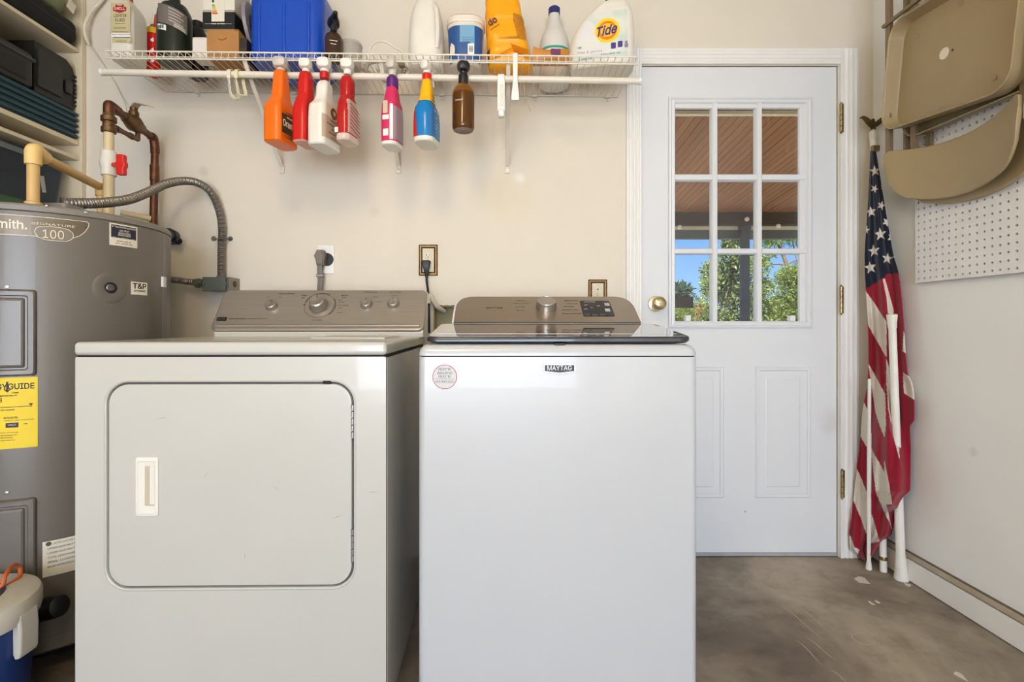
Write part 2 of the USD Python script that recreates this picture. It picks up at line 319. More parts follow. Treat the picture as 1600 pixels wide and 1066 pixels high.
for k, (px, y0, y1) in enumerate(((1309.5, 165, 209), (1309.5, 448, 490), (1311, 733, 776))):
    xx, za, zb = bx(px), bz(y1), bz(y0); n = 5; hh = (zb - za) / n
    kn = [lathe([(.0052, .0006), (.006, .001), (.006, hh - .001), (.0052, hh - .0006)], 14, o=(xx, -.019, za + i * hh)) for i in range(n)]
    dr.part('hinge', cat(*kn, box(xx - .001, xx + .012, -.018, -.016, za, zb), lathe([(.003, 0), (.0045, .004), (.001, .007)], 12, o=(xx, -.019, zb)), lathe([(.001, -.007), (.0045, -.004), (.003, 0)], 12, o=(xx, -.019, za))), brass_old, 35, label='aged brass butt hinge')
kb = dr.part('knob', lathe([(.032, 0), (.033, .004), (.031, .008), (.014, .012), (.012, .028), (.020, .034), (.0285, .044), (.029, .052), (.024, .060), (.012, .064), (.001, .0645)], 36, axis=(0, -1, 0), o=(bx(1025), .004, bz(475))), brass, 40, label='polished brass round knob')
dr.part('turn_button', mv(rbox(-.010, .010, -.004, .004, -.0035, .0035, .003), bx(1026), -.0615, bz(475)), brass, 40, under=kb)
for px in (1075, 1238):
    dr.part('glazing_clip', rbox(bx(px - 4), bx(px + 4), -.006, .02, bz(502), bz(493), .002), trim_m)
sg = single('window_sign', rbox(bx(1056), bx(1085), .012, .0195, bz(481), bz(463), .0015), mat('sign_black', srgb(62, 56, 52), .4, var=.05), 'small dark blank rectangle on the lower left door pane', 'sign')
# ---------------------------------------------------------------- ceiling lamps of the garage (above the frame)
lampm = pmat('lamp_white', 235, 232, 226, .4)
t = Thing('ceiling_lamp', 'round globe ceiling lamp over the laundry machines', 'ceiling lamp', (*LAMP, 2.39))
t.part('canopy', lathe([(.05, 2.412), (.075, 2.416), (.085, 2.43), (.085, HC)], 32, o=(*LAMP, 0)), lampm)

# ---------------------------------------------------------------- outside the door
wood = [mat(f'porch_plank_{k}', srgb(*c), .55, var=.10, scale=9, stretch=(10, .8, 1)) for k, c in enumerate(((148, 100, 68), (142, 95, 63), (154, 106, 72)))]
dark = pmat('porch_beam_brown', 46, 22, 18, .6, var=.15)
cream = pmat('porch_cream', 226, 214, 192, .6)
gutm = pmat('gutter_grey', 88, 88, 92, .45)
postm = pmat('post_blue_grey', 62, 68, 82, .5)
rnd = random.Random(4)
zc = lambda d: 2.378 + .1 * (6.5 - d)
pr_ = Thing('porch_roof', 'brown plank porch ceiling seen through the door window', 'porch roof', (2.5, 2.0, 2.3))
for i in range(90):
    x0 = -.8 + i * .069; x1 = x0 + .0645; lift = rnd.uniform(0, .004); z = [zc(2.25) + lift, zc(6.5) + lift]
    pr_.part('plank', TM([(x0, .135, z[0] + .003), (x0 + .003, .135, z[0]), (x1 - .003, .135, z[0]), (x1, .135, z[0] + .003), (x1, .135, z[0] + .018), (x0, .135, z[0] + .018),
                          (x0, 4.385, z[1] + .003), (x0 + .003, 4.385, z[1]), (x1 - .003, 4.385, z[1]), (x1, 4.385, z[1] + .003), (x1, 4.385, z[1] + .018), (x0, 4.385, z[1] + .018)],
                         [(i_, (i_ + 1) % 6, 6 + (i_ + 1) % 6) for i_ in range(6)] + [(i_, 6 + (i_ + 1) % 6, 6 + i_) for i_ in range(6)] + [(0, 2, 1), (0, 3, 2), (0, 5, 3), (3, 5, 4), (6, 7, 8), (6, 8, 9), (6, 9, 11), (9, 10, 11)]), rnd.choice(wood), False)
pr_.part('roof_deck', TM([(-.9, .13, zc(2.25) + .024), (5.5, .13, zc(2.25) + .024), (5.5, 4.7, zc(6.8) + .024), (-.9, 4.7, zc(6.8) + .024), (-.9, .13, zc(2.25) + .09), (5.5, .13, zc(2.25) + .09), (5.5, 4.7, zc(6.8) + .09), (-.9, 4.7, zc(6.8) + .09)],
        [(0, 2, 1), (0, 3, 2), (4, 5, 6), (4, 6, 7), (0, 1, 5), (0, 5, 4), (1, 2, 6), (1, 6, 5), (2, 3, 7), (2, 7, 6), (3, 0, 4), (3, 4, 7)]), dark, False)
pr_.part('batten', box(-.8, 5.4, 1.84, 1.88, zc(4.0) - .022, zc(4.0) + .006), cream, False, label='cream batten across the planks')
pr_.part('edge_beam', box(-.8, 5.4, 4.30, 4.40, Z(352, 6.45), zc(6.45) + .01), dark, False)
pr_.part('fascia', box(-.8, 5.4, 4.47, 4.50, Z(359, 6.6), 2.40), cream, False, label='cream fascia board')
gu = [(4.52, 2.25), (4.52, Z(372, 6.6) + .01), (4.53, Z(372, 6.6)), (4.62, Z(372, 6.6)), (4.66, Z(372, 6.6) + .05), (4.66, 2.27), (4.655, 2.27), (4.655, Z(372, 6.6) + .053), (4.617, Z(372, 6.6) + .005), (4.527, Z(372, 6.6) + .005), (4.525, 2.25)]
pr_.part('gutter', prism(gu, -.8, 5.4), gutm, False, label='grey metal gutter')
pt = Thing('porch_post', 'dark blue-grey porch post seen through the middle door panes', 'post', (3.13, 4.44, 0))
pt.part('shaft', rbox(3.075, 3.18, 4.405, 4.468, 0, 2.24, .006), postm); pt.part('post_cap', box(3.06, 3.195, 4.402, 4.469, 2.19, 2.24), postm, False)
bulbm = mat('bulb_glass', srgb(240, 228, 205), .12, var=.02); sock = pmat('socket_black', 40, 40, 44, .5)
sl = Thing('string_lights', 'string of round white bulbs hung along the porch beam', 'string lights', (3.0, 4.28, 2.1))
bp = [W(x, y, 6.4) for x, y in ((960, 350), (1062, 351), (1113, 350), (1167, 338), (1216, 349), (1290, 350))]
wp = []
for a, b in zip(bp[:-1], bp[1:]):
    for q in np.linspace(0, 1, 8, endpoint=False): wp.append(a + (b - a) * q + np.array([0, 0, -.035 * math.sin(PI * q)]))
sl.part('wire', tube(np.array(wp + [bp[-1]]) + (0, 0, .022), .005, 6), sock)
for p in bp:
    b_ = sl.part('bulb', sphere(p + (0, 0, -.036), .030, 2, (1, 1, 1)) if False else mv(sphere((0, 0, 0), .030), *(p + (0, 0, -.036))), bulbm)
    sl.part('socket', lathe([(.012, -.012), (.014, 0), (.012, .024), (.006, .028)], 10, o=p), sock, under=b_)
single('patio', box(-3, 8, .12, 7.5, -.16, -.02), pmat('patio_concrete', 196, 186, 170, .8, var=.1, scale=3), kind='structure')
single('driveway', box(-2.6, 2.0, -16, YF - .0, -.16, -.01), pmat('drive_concrete', 192, 184, 172, .8, var=.1, scale=2), kind='structure')
single('lawn', box(-40, 60, -40, 90, -.5, -.165), pmat('lawn_green', 66, 80, 40, .9, var=.3, scale=2), kind='structure')

def leafmat(name, c, c2=None):
    a = srgb(*c); b = srgb(*(c2 or c))
    return usdkit.material(stage, '/World/Looks/' + name, {'g': ('geometry', {}), 'r': ('rgb_ramp', {'ramp': [(0, tuple(x * .65 for x in a)), (.5, a), (1, b)]}), 'd': ('principled_bsdf', {'roughness': .45}), 't': ('translucent_bsdf', {}), 'x': ('mix_closure', {'fac': .35})},
        [('g.random_per_island', 'r.fac'), ('r.color', 'd.base_color'), ('r.color', 't.color'), ('d.BSDF', 'x.closure1'), ('t.BSDF', 'x.closure2')], surface='x.closure')
def leaves(centres, radii, n, size, rng, asp=.4, hollow=.35):
    """Leaf blades (folded, four triangles each) scattered through ellipsoids."""
    k = rng.integers(0, len(centres), n); C_ = np.asarray(centres)[k]; R_ = np.asarray(radii)[k]
    u = rng.normal(size=(n, 3)); u /= np.linalg.norm(u, axis=1, keepdims=True)
    c = C_ + u * R_ * (hollow + (1 - hollow) * rng.random((n, 1)))
    a = u + rng.normal(size=(n, 3)) * .8; a /= np.linalg.norm(a, axis=1, keepdims=True)
    b = np.cross(a, rng.normal(size=(n, 3))); b /= np.linalg.norm(b, axis=1, keepdims=True); nn = np.cross(a, b)
    L_ = size * rng.uniform(.6, 1.3, (n, 1)); w = L_ * asp * .5
    v = np.stack([c, c + a * L_ * .5 + b * w + nn * w * .3, c + a * L_ * .5, c + a * L_ * .5 - b * w + nn * w * .3, c + a * L_], 1).reshape(-1, 3)
    f = (np.arange(n)[:, None, None] * 5 + np.array([(0, 1, 2), (0, 2, 3), (1, 4, 2), (2, 4, 3)])).reshape(-1, 3)
    return trimesh.Trimesh(v, f, process=False)
bark = pmat('bark', 84, 72, 64, .9, var=.3, scale=6)
g = np.random.default_rng(5)
mag = leafmat('magnolia_leaf', (98, 116, 58), (196, 146, 92)); lime = leafmat('lime_leaf', (118, 136, 52), (178, 178, 84)); mid = leafmat('green_leaf', (84, 112, 52), (140, 152, 70)); rust = leafmat('rust_leaf', (150, 112, 60), (196, 160, 90)); pinem = leafmat('pine_needle', (120, 150, 66), (168, 178, 84)); dk = leafmat('dark_leaf', (52, 78, 56), (90, 110, 70))
def tree(name, label, cat_, trunk, r0, cs, rs, n, size, lm, asp=.4, extra=()):
    cs = np.asarray(cs, float); t = Thing(name, label, cat_, tuple(trunk[0]), group='light green shrubs beside the magnolia' if name == 'leafy_shrub' else None)
    br = [tube(spline(trunk, 4), np.linspace(r0, r0 * .4, 4 * (len(trunk) - 1) + 1), 8)] + [tube(spline(e, 4), np.linspace(r0 * .45, r0 * .12, 4 * (len(e) - 1) + 1), 6) for e in extra]
    for c in cs[::2]:
        base = np.asarray(trunk[-1]); br.append(tube([base, (base + c) / 2 + (0, 0, .05), c], np.array([r0 * .3, r0 * .2, r0 * .08]), 5))
    t.part('trunk', cat(*br), bark); t.part('foliage', leaves(cs, rs, n, size, g, asp), lm, False, kind='stuff')
def blob(px0, px1, py0, py1, d, n, r):
    return [W(g.uniform(px0, px1), g.uniform(py0, py1), d + g.uniform(-.5, .5)) for _ in range(n)], [r] * n
cs, rs = [], []
for py, hw in ((382, 8), (400, 18), (418, 24), (436, 30), (455, 36), (474, 40), (492, 42), (510, 42), (530, 40), (550, 36)):
    for q in range(5): cs.append(W(1143 + g.uniform(-hw, hw), py + g.uniform(-6, 6), 11 + g.uniform(-.4, .4))); rs.append((.2, .2, .2))
tree('magnolia_tree', 'magnolia with large green and brown leaves behind the porch post', 'tree', [W(1146, 578, 11) * (1, 1, 0) + (0, 0, -.17), W(1147, 500, 11), W(1146, 420, 11)], .05, cs, rs, 6500, .095, mag, .5)
c1, r1 = blob(1108, 1130, 405, 475, 12.5, 10, (.28, .28, .22))
c2, r2 = blob(1176, 1196, 395, 500, 12.5, 14, (.25, .25, .22))
tree('leafy_shrub', 'light green shrub showing left of the magnolia', 'shrub', [W(1120, 565, 12.5) * (1, 1, 0) + (0, 0, -.17), W(1120, 470, 12.5)], .04, c1, r1, 1900, .08, lime, .5)
tree('leafy_shrub', 'light green shrub showing right of the porch post', 'shrub', [W(1188, 565, 12.5) * (1, 1, 0) + (0, 0, -.17), W(1188, 470, 12.5)], .04, c2, r2, 2400, .08, lime, .5)
c3, r3 = blob(1196, 1290, 438, 540, 16, 46, (.5, .5, .34)); c3b, r3b = blob(1225, 1300, 425, 445, 16, 10, (.4, .4, .22))
tree('bushy_tree', 'dense yellow-green bushy tree filling the lower right pane', 'tree', [W(1235, 552, 16) * (1, 1, 0) + (0, 0, -.17), W(1235, 480, 16)], .09, c3 + c3b, r3 + r3b, 22000, .10, lime, .35)
tk = [W(1236, 560, 20) * (1, 1, 0) + (0, 0, -.17), W(1233, 440, 20), W(1227, 408, 20), W(1218, 382, 20), W(1224, 362, 20), W(1232, 352, 20)]
c4 = [W(x, y, 20 + g.uniform(-.4, .4)) for x, y in ((1198, 369), (1208, 373), (1193, 376), (1216, 377), (1240, 366), (1250, 368), (1262, 370), (1238, 374), (1256, 412), (1262, 425), (1250, 432), (1266, 440), (1196, 396), (1205, 360))]
tree('pine_tree', 'thin crooked pine with bare branches in the right panes', 'tree', tk, .10, c4, [(.36, .36, .22)] * len(c4), 4000, .17, pinem, .12, extra=[[W(1229, 414, 20), W(1212, 413, 20), W(1190, 417, 20)], [W(1229, 414, 20), W(1240, 408, 20), W(1258, 402, 20)], [W(1219, 380, 20), W(1206, 380, 20), W(1188, 384, 20)], [W(1224, 374, 20), W(1240, 375, 20), W(1262, 368, 20)]])
c5, r5 = blob(1040, 1115, 478, 530, 22, 30, (.7, .7, .42))
tree('low_hedge', 'low yellow-green hedge under the left door panes', 'hedge', [W(1080, 540, 22) * (1, 1, 0) + (0, 0, -.17), W(1080, 500, 22)], .08, c5, r5, 9000, .13, lime, .35)
c6, r6 = blob(1098, 1112, 480, 505, 20, 7, (.35, .35, .3))
tree('rusty_shrub', 'rusty brown shrub in front of the low hedge', 'shrub', [W(1105, 545, 20) * (1, 1, 0) + (0, 0, -.17), W(1105, 490, 20)], .05, c6, r6, 1600, .11, rust, .35)
c7, r7 = blob(1040, 1072, 452, 490, 30, 14, (.8, .8, .5))
tree('distant_tree', 'dark green tree showing above the window sign', 'tree', [W(1058, 545, 30) * (1, 1, 0) + (0, 0, -.17), W(1058, 480, 30)], .12, c7, r7, 3500, .3, dk, .3)

# trees and bushes that only show from a step to the side
for k, (x, d, h) in enumerate(((-6.2, 24, 2.6), (-1.4, 26, 3.4), (3.4, 28, 2.6), (15.0, 22, 2.8), (20.5, 24, 3.6))):
    cs_ = [(x + g.uniform(-1.3, 1.3), d - CD + g.uniform(-.8, .8), g.uniform(.1, h)) for _ in range(26)]
    tree('garden_bush', ('low rounded bush at the far left of the lawn', 'taller bush right of the far left one', 'bush just left of the trees seen through the door', 'bush just right of the trees seen through the door', 'tallest bush at the far right of the lawn')[k], 'bush', [(x, d - CD, -.17), (x, d - CD, h * .6)], .09, cs_, [(.75, .75, .5)] * 26, 5200, .17, (mid, lime)[k % 2], .4)
# ---------------------------------------------------------------- shared materials
enamel = mat('white_enamel', srgb(196, 194, 186), .22, var=.012, scale=4, coat=.3, rvar=.04)
enamel_w = mat('washer_enamel', srgb(196, 198, 199), .24, var=.01, scale=3, coat=.25, rvar=.05)
cream_p = pmat('cream_plastic', 228, 224, 212, .4)
white_p = pmat('white_plastic', 236, 234, 228, .38)
black_p = pmat('black_plastic', 22, 22, 24, .42)
ink = pmat('ink_black', 30, 28, 28, .5); ink_grey = pmat('ink_grey', 84, 78, 72, .5); ink_white = pmat('ink_white', 240, 238, 232, .5)
ink_red = pmat('ink_red', 178, 30, 34, .5); ink_navy = pmat('ink_navy', 34, 42, 92, .5); ink_brown = pmat('ink_brown', 110, 84, 62, .5)
silver_p = mat('silver_console', srgb(166, 157, 145), .34, metal=.55, var=.05, scale=120, stretch=(.05, 1, 1))
silver_k = mat('silver_knob', srgb(188, 182, 174), .25, metal=.9, var=.04)
steel_w = mat('washer_console_steel', srgb(164, 150, 134), .30, metal=.75, var=.05, scale=150, stretch=(.04, 1, 1))
dark_gap = pmat('dark_gap', 30, 29, 28, .8); door_gap_m = pmat('door_gap_grey', 96, 94, 92, .7)
chrome = mat('chrome', (.72, .72, .72), .12, metal=1.)
# ---------------------------------------------------------------- dryer (built at its own origin, then set a hair askew)
DW, DDP = .737, .68
DM = trimesh.transformations.translation_matrix((-1.0168, 1.207 - CD, 0)) @ trimesh.transformations.rotation_matrix(.016, (0, 0, 1))
dy = Thing('dryer', 'white front-loading clothes dryer with a square-cornered door and silver console', 'clothes dryer', (DM @ (DW / 2, DDP / 2, 0, 1))[:3])
def D(name, m, mt, smooth=35, **k):
    m = m.copy(); m.apply_transform(DM); return dy.part(name, m, mt, smooth, **k)
def DU(px): return (px - 120) / 482 * DW
def DZ(py): return CZ + (VY - py) / F * 1.2125
def ringz(x0, x1, y0, y1, z, r, n=5): return np.c_[rr(x1 - x0, y1 - y0, r, n) + ((x0 + x1) / 2, (y0 + y1) / 2), np.full(4 * (n + 1), z)]
cab = loft([ringz(.004, DW - .004, .03, DDP, .0, .01), ringz(.004, DW - .004, .03, DDP, .02, .01), ringz(0, DW, .012, DDP, .0201, .014), ringz(0, DW, .012, DDP, DZ(560), .014)])
D('cabinet', cab, enamel)
dx0, dx1, dz0, dz1 = DU(168), DU(552), DZ(919.5), DZ(597)
rd = .052
fp = Polygon(rr(DW, DZ(558) - .02, .004) + (DW / 2, (DZ(558) + .02) / 2)).difference(Polygon(rr(dx1 - dx0, dz1 - dz0, rd, 10) + ((dx0 + dx1) / 2, (dz0 + dz1) / 2)))
D('front_panel', put(ext(fp, .011), (0, .012, 0)), enamel, False)
# rounded lip of the door recess
def rrring(i, y): return np.c_[(rr(dx1 - dx0 - 2 * i, dz1 - dz0 - 2 * i, rd - i, 10) + ((dx0 + dx1) / 2, (dz0 + dz1) / 2))[:, 0], np.full(44, y), (rr(dx1 - dx0 - 2 * i, dz1 - dz0 - 2 * i, rd - i, 10) + ((dx0 + dx1) / 2, (dz0 + dz1) / 2))[:, 1]]
D('door_recess', loft([rrring(-.006, .0008), rrring(-.003, -.0006), rrring(0, .0012), rrring(.0012, .006), rrring(.0012, .0118), rrring(-.006, .0118)], closed=True), enamel)
D('door_gap', loft([rrring(-.002, .0105), rrring(-.002, .0112)]), door_gap_m)
doorp = D('door', loft([rrring(.0052, .0115), rrring(.0052, .004), rrring(.0062, .0012), rrring(.0085, 0)]), enamel)
hx0, hx1, hz0, hz1 = DU(214), DU(249), DZ(806), DZ(714)
hw_, hh_ = hx1 - hx0, hz1 - hz0; hc = ((hx0 + hx1) / 2, (hz0 + hz1) / 2)
ox, oz = (DU(228) + DU(243)) / 2, (DZ(728) + DZ(790)) / 2; ow, oh = DU(243) - DU(228), DZ(728) - DZ(790)
def hring(w, h, r, y, c=hc): p = rr(w, h, r); return np.c_[p[:, 0] + c[0], np.full(len(p), y), p[:, 1] + c[1]]
o_ = (ox, oz)
hp = loft([hring(hw_, hh_, .006, .0), hring(hw_, hh_, .006, -.002), hring(hw_ - .004, hh_ - .004, .005, -.0035), hring(hw_ - .012, hh_ - .018, .003, -.0035), hring(hw_ - .014, hh_ - .020, .003, -.0022), hring(ow + .006, oh + .006, .003, -.0022, o_), hring(ow, oh, .002, -.001, o_), hring(ow, oh, .002, .0006, o_), hring(hw_, hh_, .006, .0006)], closed=True)
hpl = D('handle', hp, cream_p, under=doorp, label='cream recessed pull handle')
D('handle_pocket', loft([hring(ow, oh, .002, -.0004, o_), hring(ow, oh, .002, .0004, o_)]), pmat('pocket_tan', 196, 182, 156, .6), under=doorp)
D('handle_grip', cat(box(ox + ow * .05, ox + ow * .5, -.0022, 0, oz - oh / 2 + .004, oz + oh / 2)), cream_p, False, under=doorp)
steel_g = mat('hinge_steel', (.42, .42, .42), .35, metal=.9, var=.1)
for a, b in ((686, 633), (880, 828)):
    za, zb = DZ(a), DZ(b); n = 5
    D('hinge', cat(*[lathe([(.003, .0006), (.0038, .001), (.0038, (zb - za) / n - .001), (.003, (zb - za) / n - .0006)], 12, o=(DU(549.5), .001, za + i * (zb - za) / n)) for i in range(n)]), steel_g, label='grey steel door hinge')
D('latch_slot', box(DU(504), DU(516), -.0009, .004, DZ(600), DZ(595.5)), dark_gap, False)
# lid
LZ0, LZ1 = DZ(555.5), DZ(534.5)
D('lid', rbox(-.002, DW + .002, -.004, DDP, LZ0, LZ1, .010), enamel)
D('lid_gap', box(.004, DW - .004, .004, DDP - .01, DZ(560) - .001, LZ0 + .002), dark_gap, False)
D('lint_door', rbox(.455, .675, .28, .52, LZ1 - .004, LZ1 + .0045, .003), enamel)
sc = pmat('scratch_grey', 150, 146, 138, .6)
for (a, b, c, d_) in ((246, 655, 264, 651), (318, 750, 325, 737), (426, 760, 434, 766), (517, 812, 534, 806), (382, 864, 382, 875), (572, 771, 592, 770)):
    p0, p1 = np.array((DU(a), DZ(b))), np.array((DU(c), DZ(d_))); n_ = np.array((-(p1 - p0)[1], (p1 - p0)[0])); n_ /= np.linalg.norm(n_)
    q = [p0, (p0 + p1) / 2 + n_ * .0007, p1, (p0 + p1) / 2 - n_ * .0007]
    D('scratch', put(ext(Polygon(q), .0002), (0, .0 if a < 550 else .0008, 0)), sc, False, under=doorp if a < 550 else None)
# console
CA, CB = np.array([0, .552, .944]), np.array([0, .655, 1.092])
up = (CB - CA) / np.linalg.norm(CB - CA); LC = np.linalg.norm(CB - CA); CXL, CXR = .012, .752
body = [(.562, LZ1 - .002), (.556, .938), (.56, .95), (.652, 1.086), (.664, 1.0885), (.69, 1.088), (.69, LZ1 - .002)]
D('console_body', prism(body, CXL + .012, CXR - .004), cream_p)
def CP(px, py):
    v = LC * (515.5 - py) / 61.0; d = 1.21 + CA[1] + up[1] * v
    return (px - VX) / F * d + 1.0168 + .0, v
def face(m, px, py, h=0.0):
    """Set a planar mesh on the sloping console face at this place."""
    u, v = CP(px, py); o = np.array([u, CA[1], CA[2]]) + up * v; nrm = np.cross((1, 0, 0), up)
    return put(m, o + nrm * (.0062 + h), (1, 0, 0), up)
wc = CXR - CXL
fc = loft([np.c_[rr(wc - 2 * i, LC - 2 * i, .022 - i, 8), np.full(36, z)] for i, z in ((.004, -.012), (.001, -.008), (0, -.002), (0, .001), (.0012, .0035), (.004, .0052), (.009, .006))])
fcp = D('console_panel', put(fc, np.array([(CXL + CXR) / 2, CA[1], CA[2]]) + up * LC / 2, (1, 0, 0), up), silver_p)
lip = [np.array([0, CA[1], CA[2]]) + up * (.018 + .006 * math.cos(t)) + np.cross((1, 0, 0), up) * (.006 + .006 * math.sin(t)) for t in np.linspace(0, PI, 7)]
D('console_lip', prism([(p[1], p[2]) for p in lip], CXL + .016, CXR - .016), silver_p, under=fcp)
def knob(px, r, h): return lathe([(r * 1.04, 0), (r * 1.06, h * .15), (r, h * .3), (r * .9, h * .9), (r * .8, h), (r * .55, h * 1.0), (.0005, h * .93)], 32)
for px, py in ((430, 480.5), (577, 478), (619, 477)):
    k = D('knob', face(knob(0, .0205, .019), px, py), silver_k); D('pointer', face(mv(box(-.001, .001, .006, .017, 0, .0006), 0, 0, .0192), px, py), ink_grey, False, under=k)
rg = D('dial_ring', face(lathe([(.050, 0), (.050, .003), (.046, .004), (.040, .003), (.034, .0015), (.001, .0015)], 48), 504, 479.5), silver_p)
kk = D('knob', face(lathe([(.032, 0), (.034, .004), (.030, .012), (.027, .022), (.026, .030), (.022, .033), (.016, .0325), (.0005, .031)], 40), 503, 479.5, .0015), silver_k, label='large silver timer knob'); D('pointer', face(mv(box(-.0012, .0012, .010, .024, 0, .0006), 0, 0, .0328), 503, 479.5, .0015), ink_grey, False, under=kk)
def arc(r, a0, a1, w=.0022, n=26):
    t = np.radians(np.linspace(a0, a1, n)); return ext(Polygon(np.vstack([np.c_[np.cos(t), np.sin(t)] * r, (np.c_[np.cos(t), np.sin(t)] * (r - w))[::-1]])), .0004)
D('dial_marks', face(cat(arc(.058, 60, 165, .003), arc(.058, -45, 35, .003), arc(.058, 172, 178, .005), arc(.0545, 0, 359, .0008)), 504, 479.5), ink_grey, False)
words = [('WRINKLE PREVENT', 453, 461, 26, .0036, ink), ('TEMPERATURE', 583, 458.5, 21, .0036, ink), ('PUSH TO START', 621.5, 458.5, 20, .0036, ink), ('OFF', 424, 467, 4, .0028, ink_grey), ('ON', 444, 467, 4, .0028, ink_grey),
         ('TIMED', 480, 463.5, 10, .0035, ink), ('DRY', 479, 467.5, 6, .003, ink), ('SENSOR', 543, 463.5, 11, .0035, ink), ('DRY', 542, 467, 6, .003, ink), ('HEAVY', 536, 471, 7, .0026, ink_grey), ('NORMAL', 538, 474, 9, .0026, ink_grey),
         ('ENERGY PREFERRED', 541, 479, 17, .0026, ink_grey), ('LIGHT', 536, 483, 7, .0026, ink_grey), ('DAMP DRY', 535, 490, 9, .0026, ink_grey), ('AIR DRY', 500, 501, 16, .003, ink), ('LOW', 566, 473.5, 8, .003, ink_grey), ('HIGH', 597, 473.5, 9, .003, ink_grey), ('MEDIUM', 591, 466, 9, .003, ink_grey), ('START', 621, 464, 11, .0026, ink_grey),
         ('CENTENNIAL', 377, 499, 27, .0048, ink), ('COMMERCIAL TECHNOLOGY', 407, 499, 31, .0030, ink_grey)]
for s_, px, py, wpx, h, mt in words: D('lettering', face(text(s_, h, wid=wpx / F * 1.79), px, py), mt, False, under=fcp)
bd = D('badge', face(plate(.034, .016, .002, .003, .0006), 352.5, 499.5), ink, under=fcp, label='small dark maker badge'); D('lettering', face(mv(text('MAYTAG', .005, wid=.026), 0, 0, .002), 352.5, 499.5), silver_k, False, under=fcp)
# ---------------------------------------------------------------- washer
WX, WD = -.2104, 1.264 - CD
wa = Thing('washing_machine', 'white top-loading washing machine with a dark glass lid and steel console', 'washing machine', (WX + .349, WD + .34, 0))
WU = lambda px: X(px, 1.264); WZ = lambda py: Z(py, 1.264)
def wring(i, z, r=.018, y1=.66): return ringz(WX + i, WX + .698 - i, WD + i, WD + y1, z, r)
wa.part('cabinet', loft([wring(.012, 0), wring(.012, .03), wring(0, .0301), wring(0, WZ(558))]), enamel_w)
wa.part('seam', loft([wring(.004, WZ(558.2)), wring(.004, WZ(555))]), dark_gap)
wa.part('top_deck', loft([wring(.0, WZ(556.2), .02), wring(.0, WZ(551), .02), wring(.003, WZ(546), .02), wring(.010, WZ(541), .02), wring(.018, WZ(538.5), .02), wring(.05, WZ(538), .02)]), enamel_w)
glass_lid = mat('lid_glass', (.006, .006, .007), .03, spec=.9, coat=1.0)
lidm = mat('lid_rim', srgb(44, 44, 47), .25, var=.03, coat=.5)
y0, y1 = 1.278 - CD, 1.60 - CD; lx0, lx1 = X(665, 1.285), X(1081, 1.285)
zf0, zf1, zb = Z(538.5, 1.29), Z(526.8, 1.285), .970
def lidring(i, dz, dzb=None):
    n = 5; p = rr(lx1 - lx0 - 2 * i, y1 - y0 - 2 * i, .03 - min(i, .02), n) + ((lx0 + lx1) / 2, (y0 + y1) / 2)
    t = (p[:, 1] - y0) / (y1 - y0); zz = zf1 + (zb - zf1) * t + dz
    return np.c_[p, zz]
lp = wa.part('lid', loft([lidring(.02, -.0185), lidring(.006, -.016), lidring(0, -.011), lidring(0, -.004), lidring(.0015, -.0012), lidring(.004, 0)]), lidm)
wa.part('lid_glass', loft([lidring(.004, -.001), lidring(.004, .0004), lidring(.005, .0008)]), glass_lid, False, under=lp, label='dark reflective glass panel')
wa.part('lid_support', box(lx0 + .02, lx1 - .02, y0 + .06, 1.90 - CD, WZ(538), .944), enamel_w, False)
wa.part('lid_tab', rbox(X(866, 1.285), X(882, 1.285), y0 - .004, y0 + .02, zf0 - .001, zf0 + .004, .0015), black_p, under=lp)
# console
KA, KB = np.array([0, 1.605 - CD, .969]), np.array([0, 1.755 - CD, 1.0575]); ku = (KB - KA) / np.linalg.norm(KB - KA); KL = np.linalg.norm(KB - KA); kn_ = np.cross((1, 0, 0), ku)
kc = (X(709, 1.605) + X(1001, 1.605)) / 2; kw = X(1001, 1.605) - X(709, 1.605)
def cons_out(g_=0.0):
    h = kw / 2 + g_; tw = (X(962, 1.755) - X(738, 1.755)) / 2; pts = [(-h, 0), (h, 0)]
    side = spline([(h, 0), (h * 1.002, KL * .35), (h, KL * .64), (h - .009, KL * .84 + g_ * .3), (h - .0245, KL * .95 + g_ * .7), (h - .050, KL + g_), (h - .09, KL + g_)], 8)
    return Polygon(pts[:1] + [tuple(p) for p in side] + [(-p[0], p[1]) for p in side[::-1]][:-1])
def kput(m, h=0.0): return put(m, KA + kn_ * h + (kc, 0, 0), (1, 0, 0), ku)
wa.part('console_rim', kput(ext(cons_out(.006), .022), -.018), white_p, False)
kp = wa.part('console_panel', kput(ext(cons_out(), .004), .003), steel_w, False)
bk = [(KA[1] - .004, .944), (KA[1] - .004, .966), (KB[1] - .004, 1.042), (KB[1] + .03, 1.045), (1.90 - CD, 1.02), (1.93 - CD, .944)]
wa.part('console_body', prism(bk, kc - kw * .36, kc + kw * .36), white_p); wa.part('console_base', prism([(KA[1] + .004, .942), (KA[1] + .004, .962), (KB[1], 1.0), (1.90 - CD, .99), (1.90 - CD, .942)], kc - kw * .485, kc + kw * .485), white_p)
wa.part('rear_deck', rbox(WX + .02, WX + .678, 1.62 - CD, WD + .66, WZ(538) - .002, .945, .006), enamel_w)
def kf(m, px, py, h=.007):
    v = KL * (505 - py) / 38.0; d = 1.605 + (KB[1] - KA[1]) * v / KL
    return put(m, KA + ku * v + kn_ * h + (X(px, d), 0, 0), (1, 0, 0), ku)
kb_ = wa.part('knob', kf(lathe([(.034, 0), (.0345, .006), (.033, .018), (.0325, .024), (.031, .0265), (.029, .0265), (.0285, .0255), (.0005, .0252)], 44), 853.5, 484), silver_k, label='round brushed steel knob')
dm_ = pmat('display_black', 20, 20, 22, .18)
dpl = wa.part('display', kf(plate(X(956, 1.67) - X(908, 1.67), .105, .0015, .006, .0005), 932, 485.5), dm_)
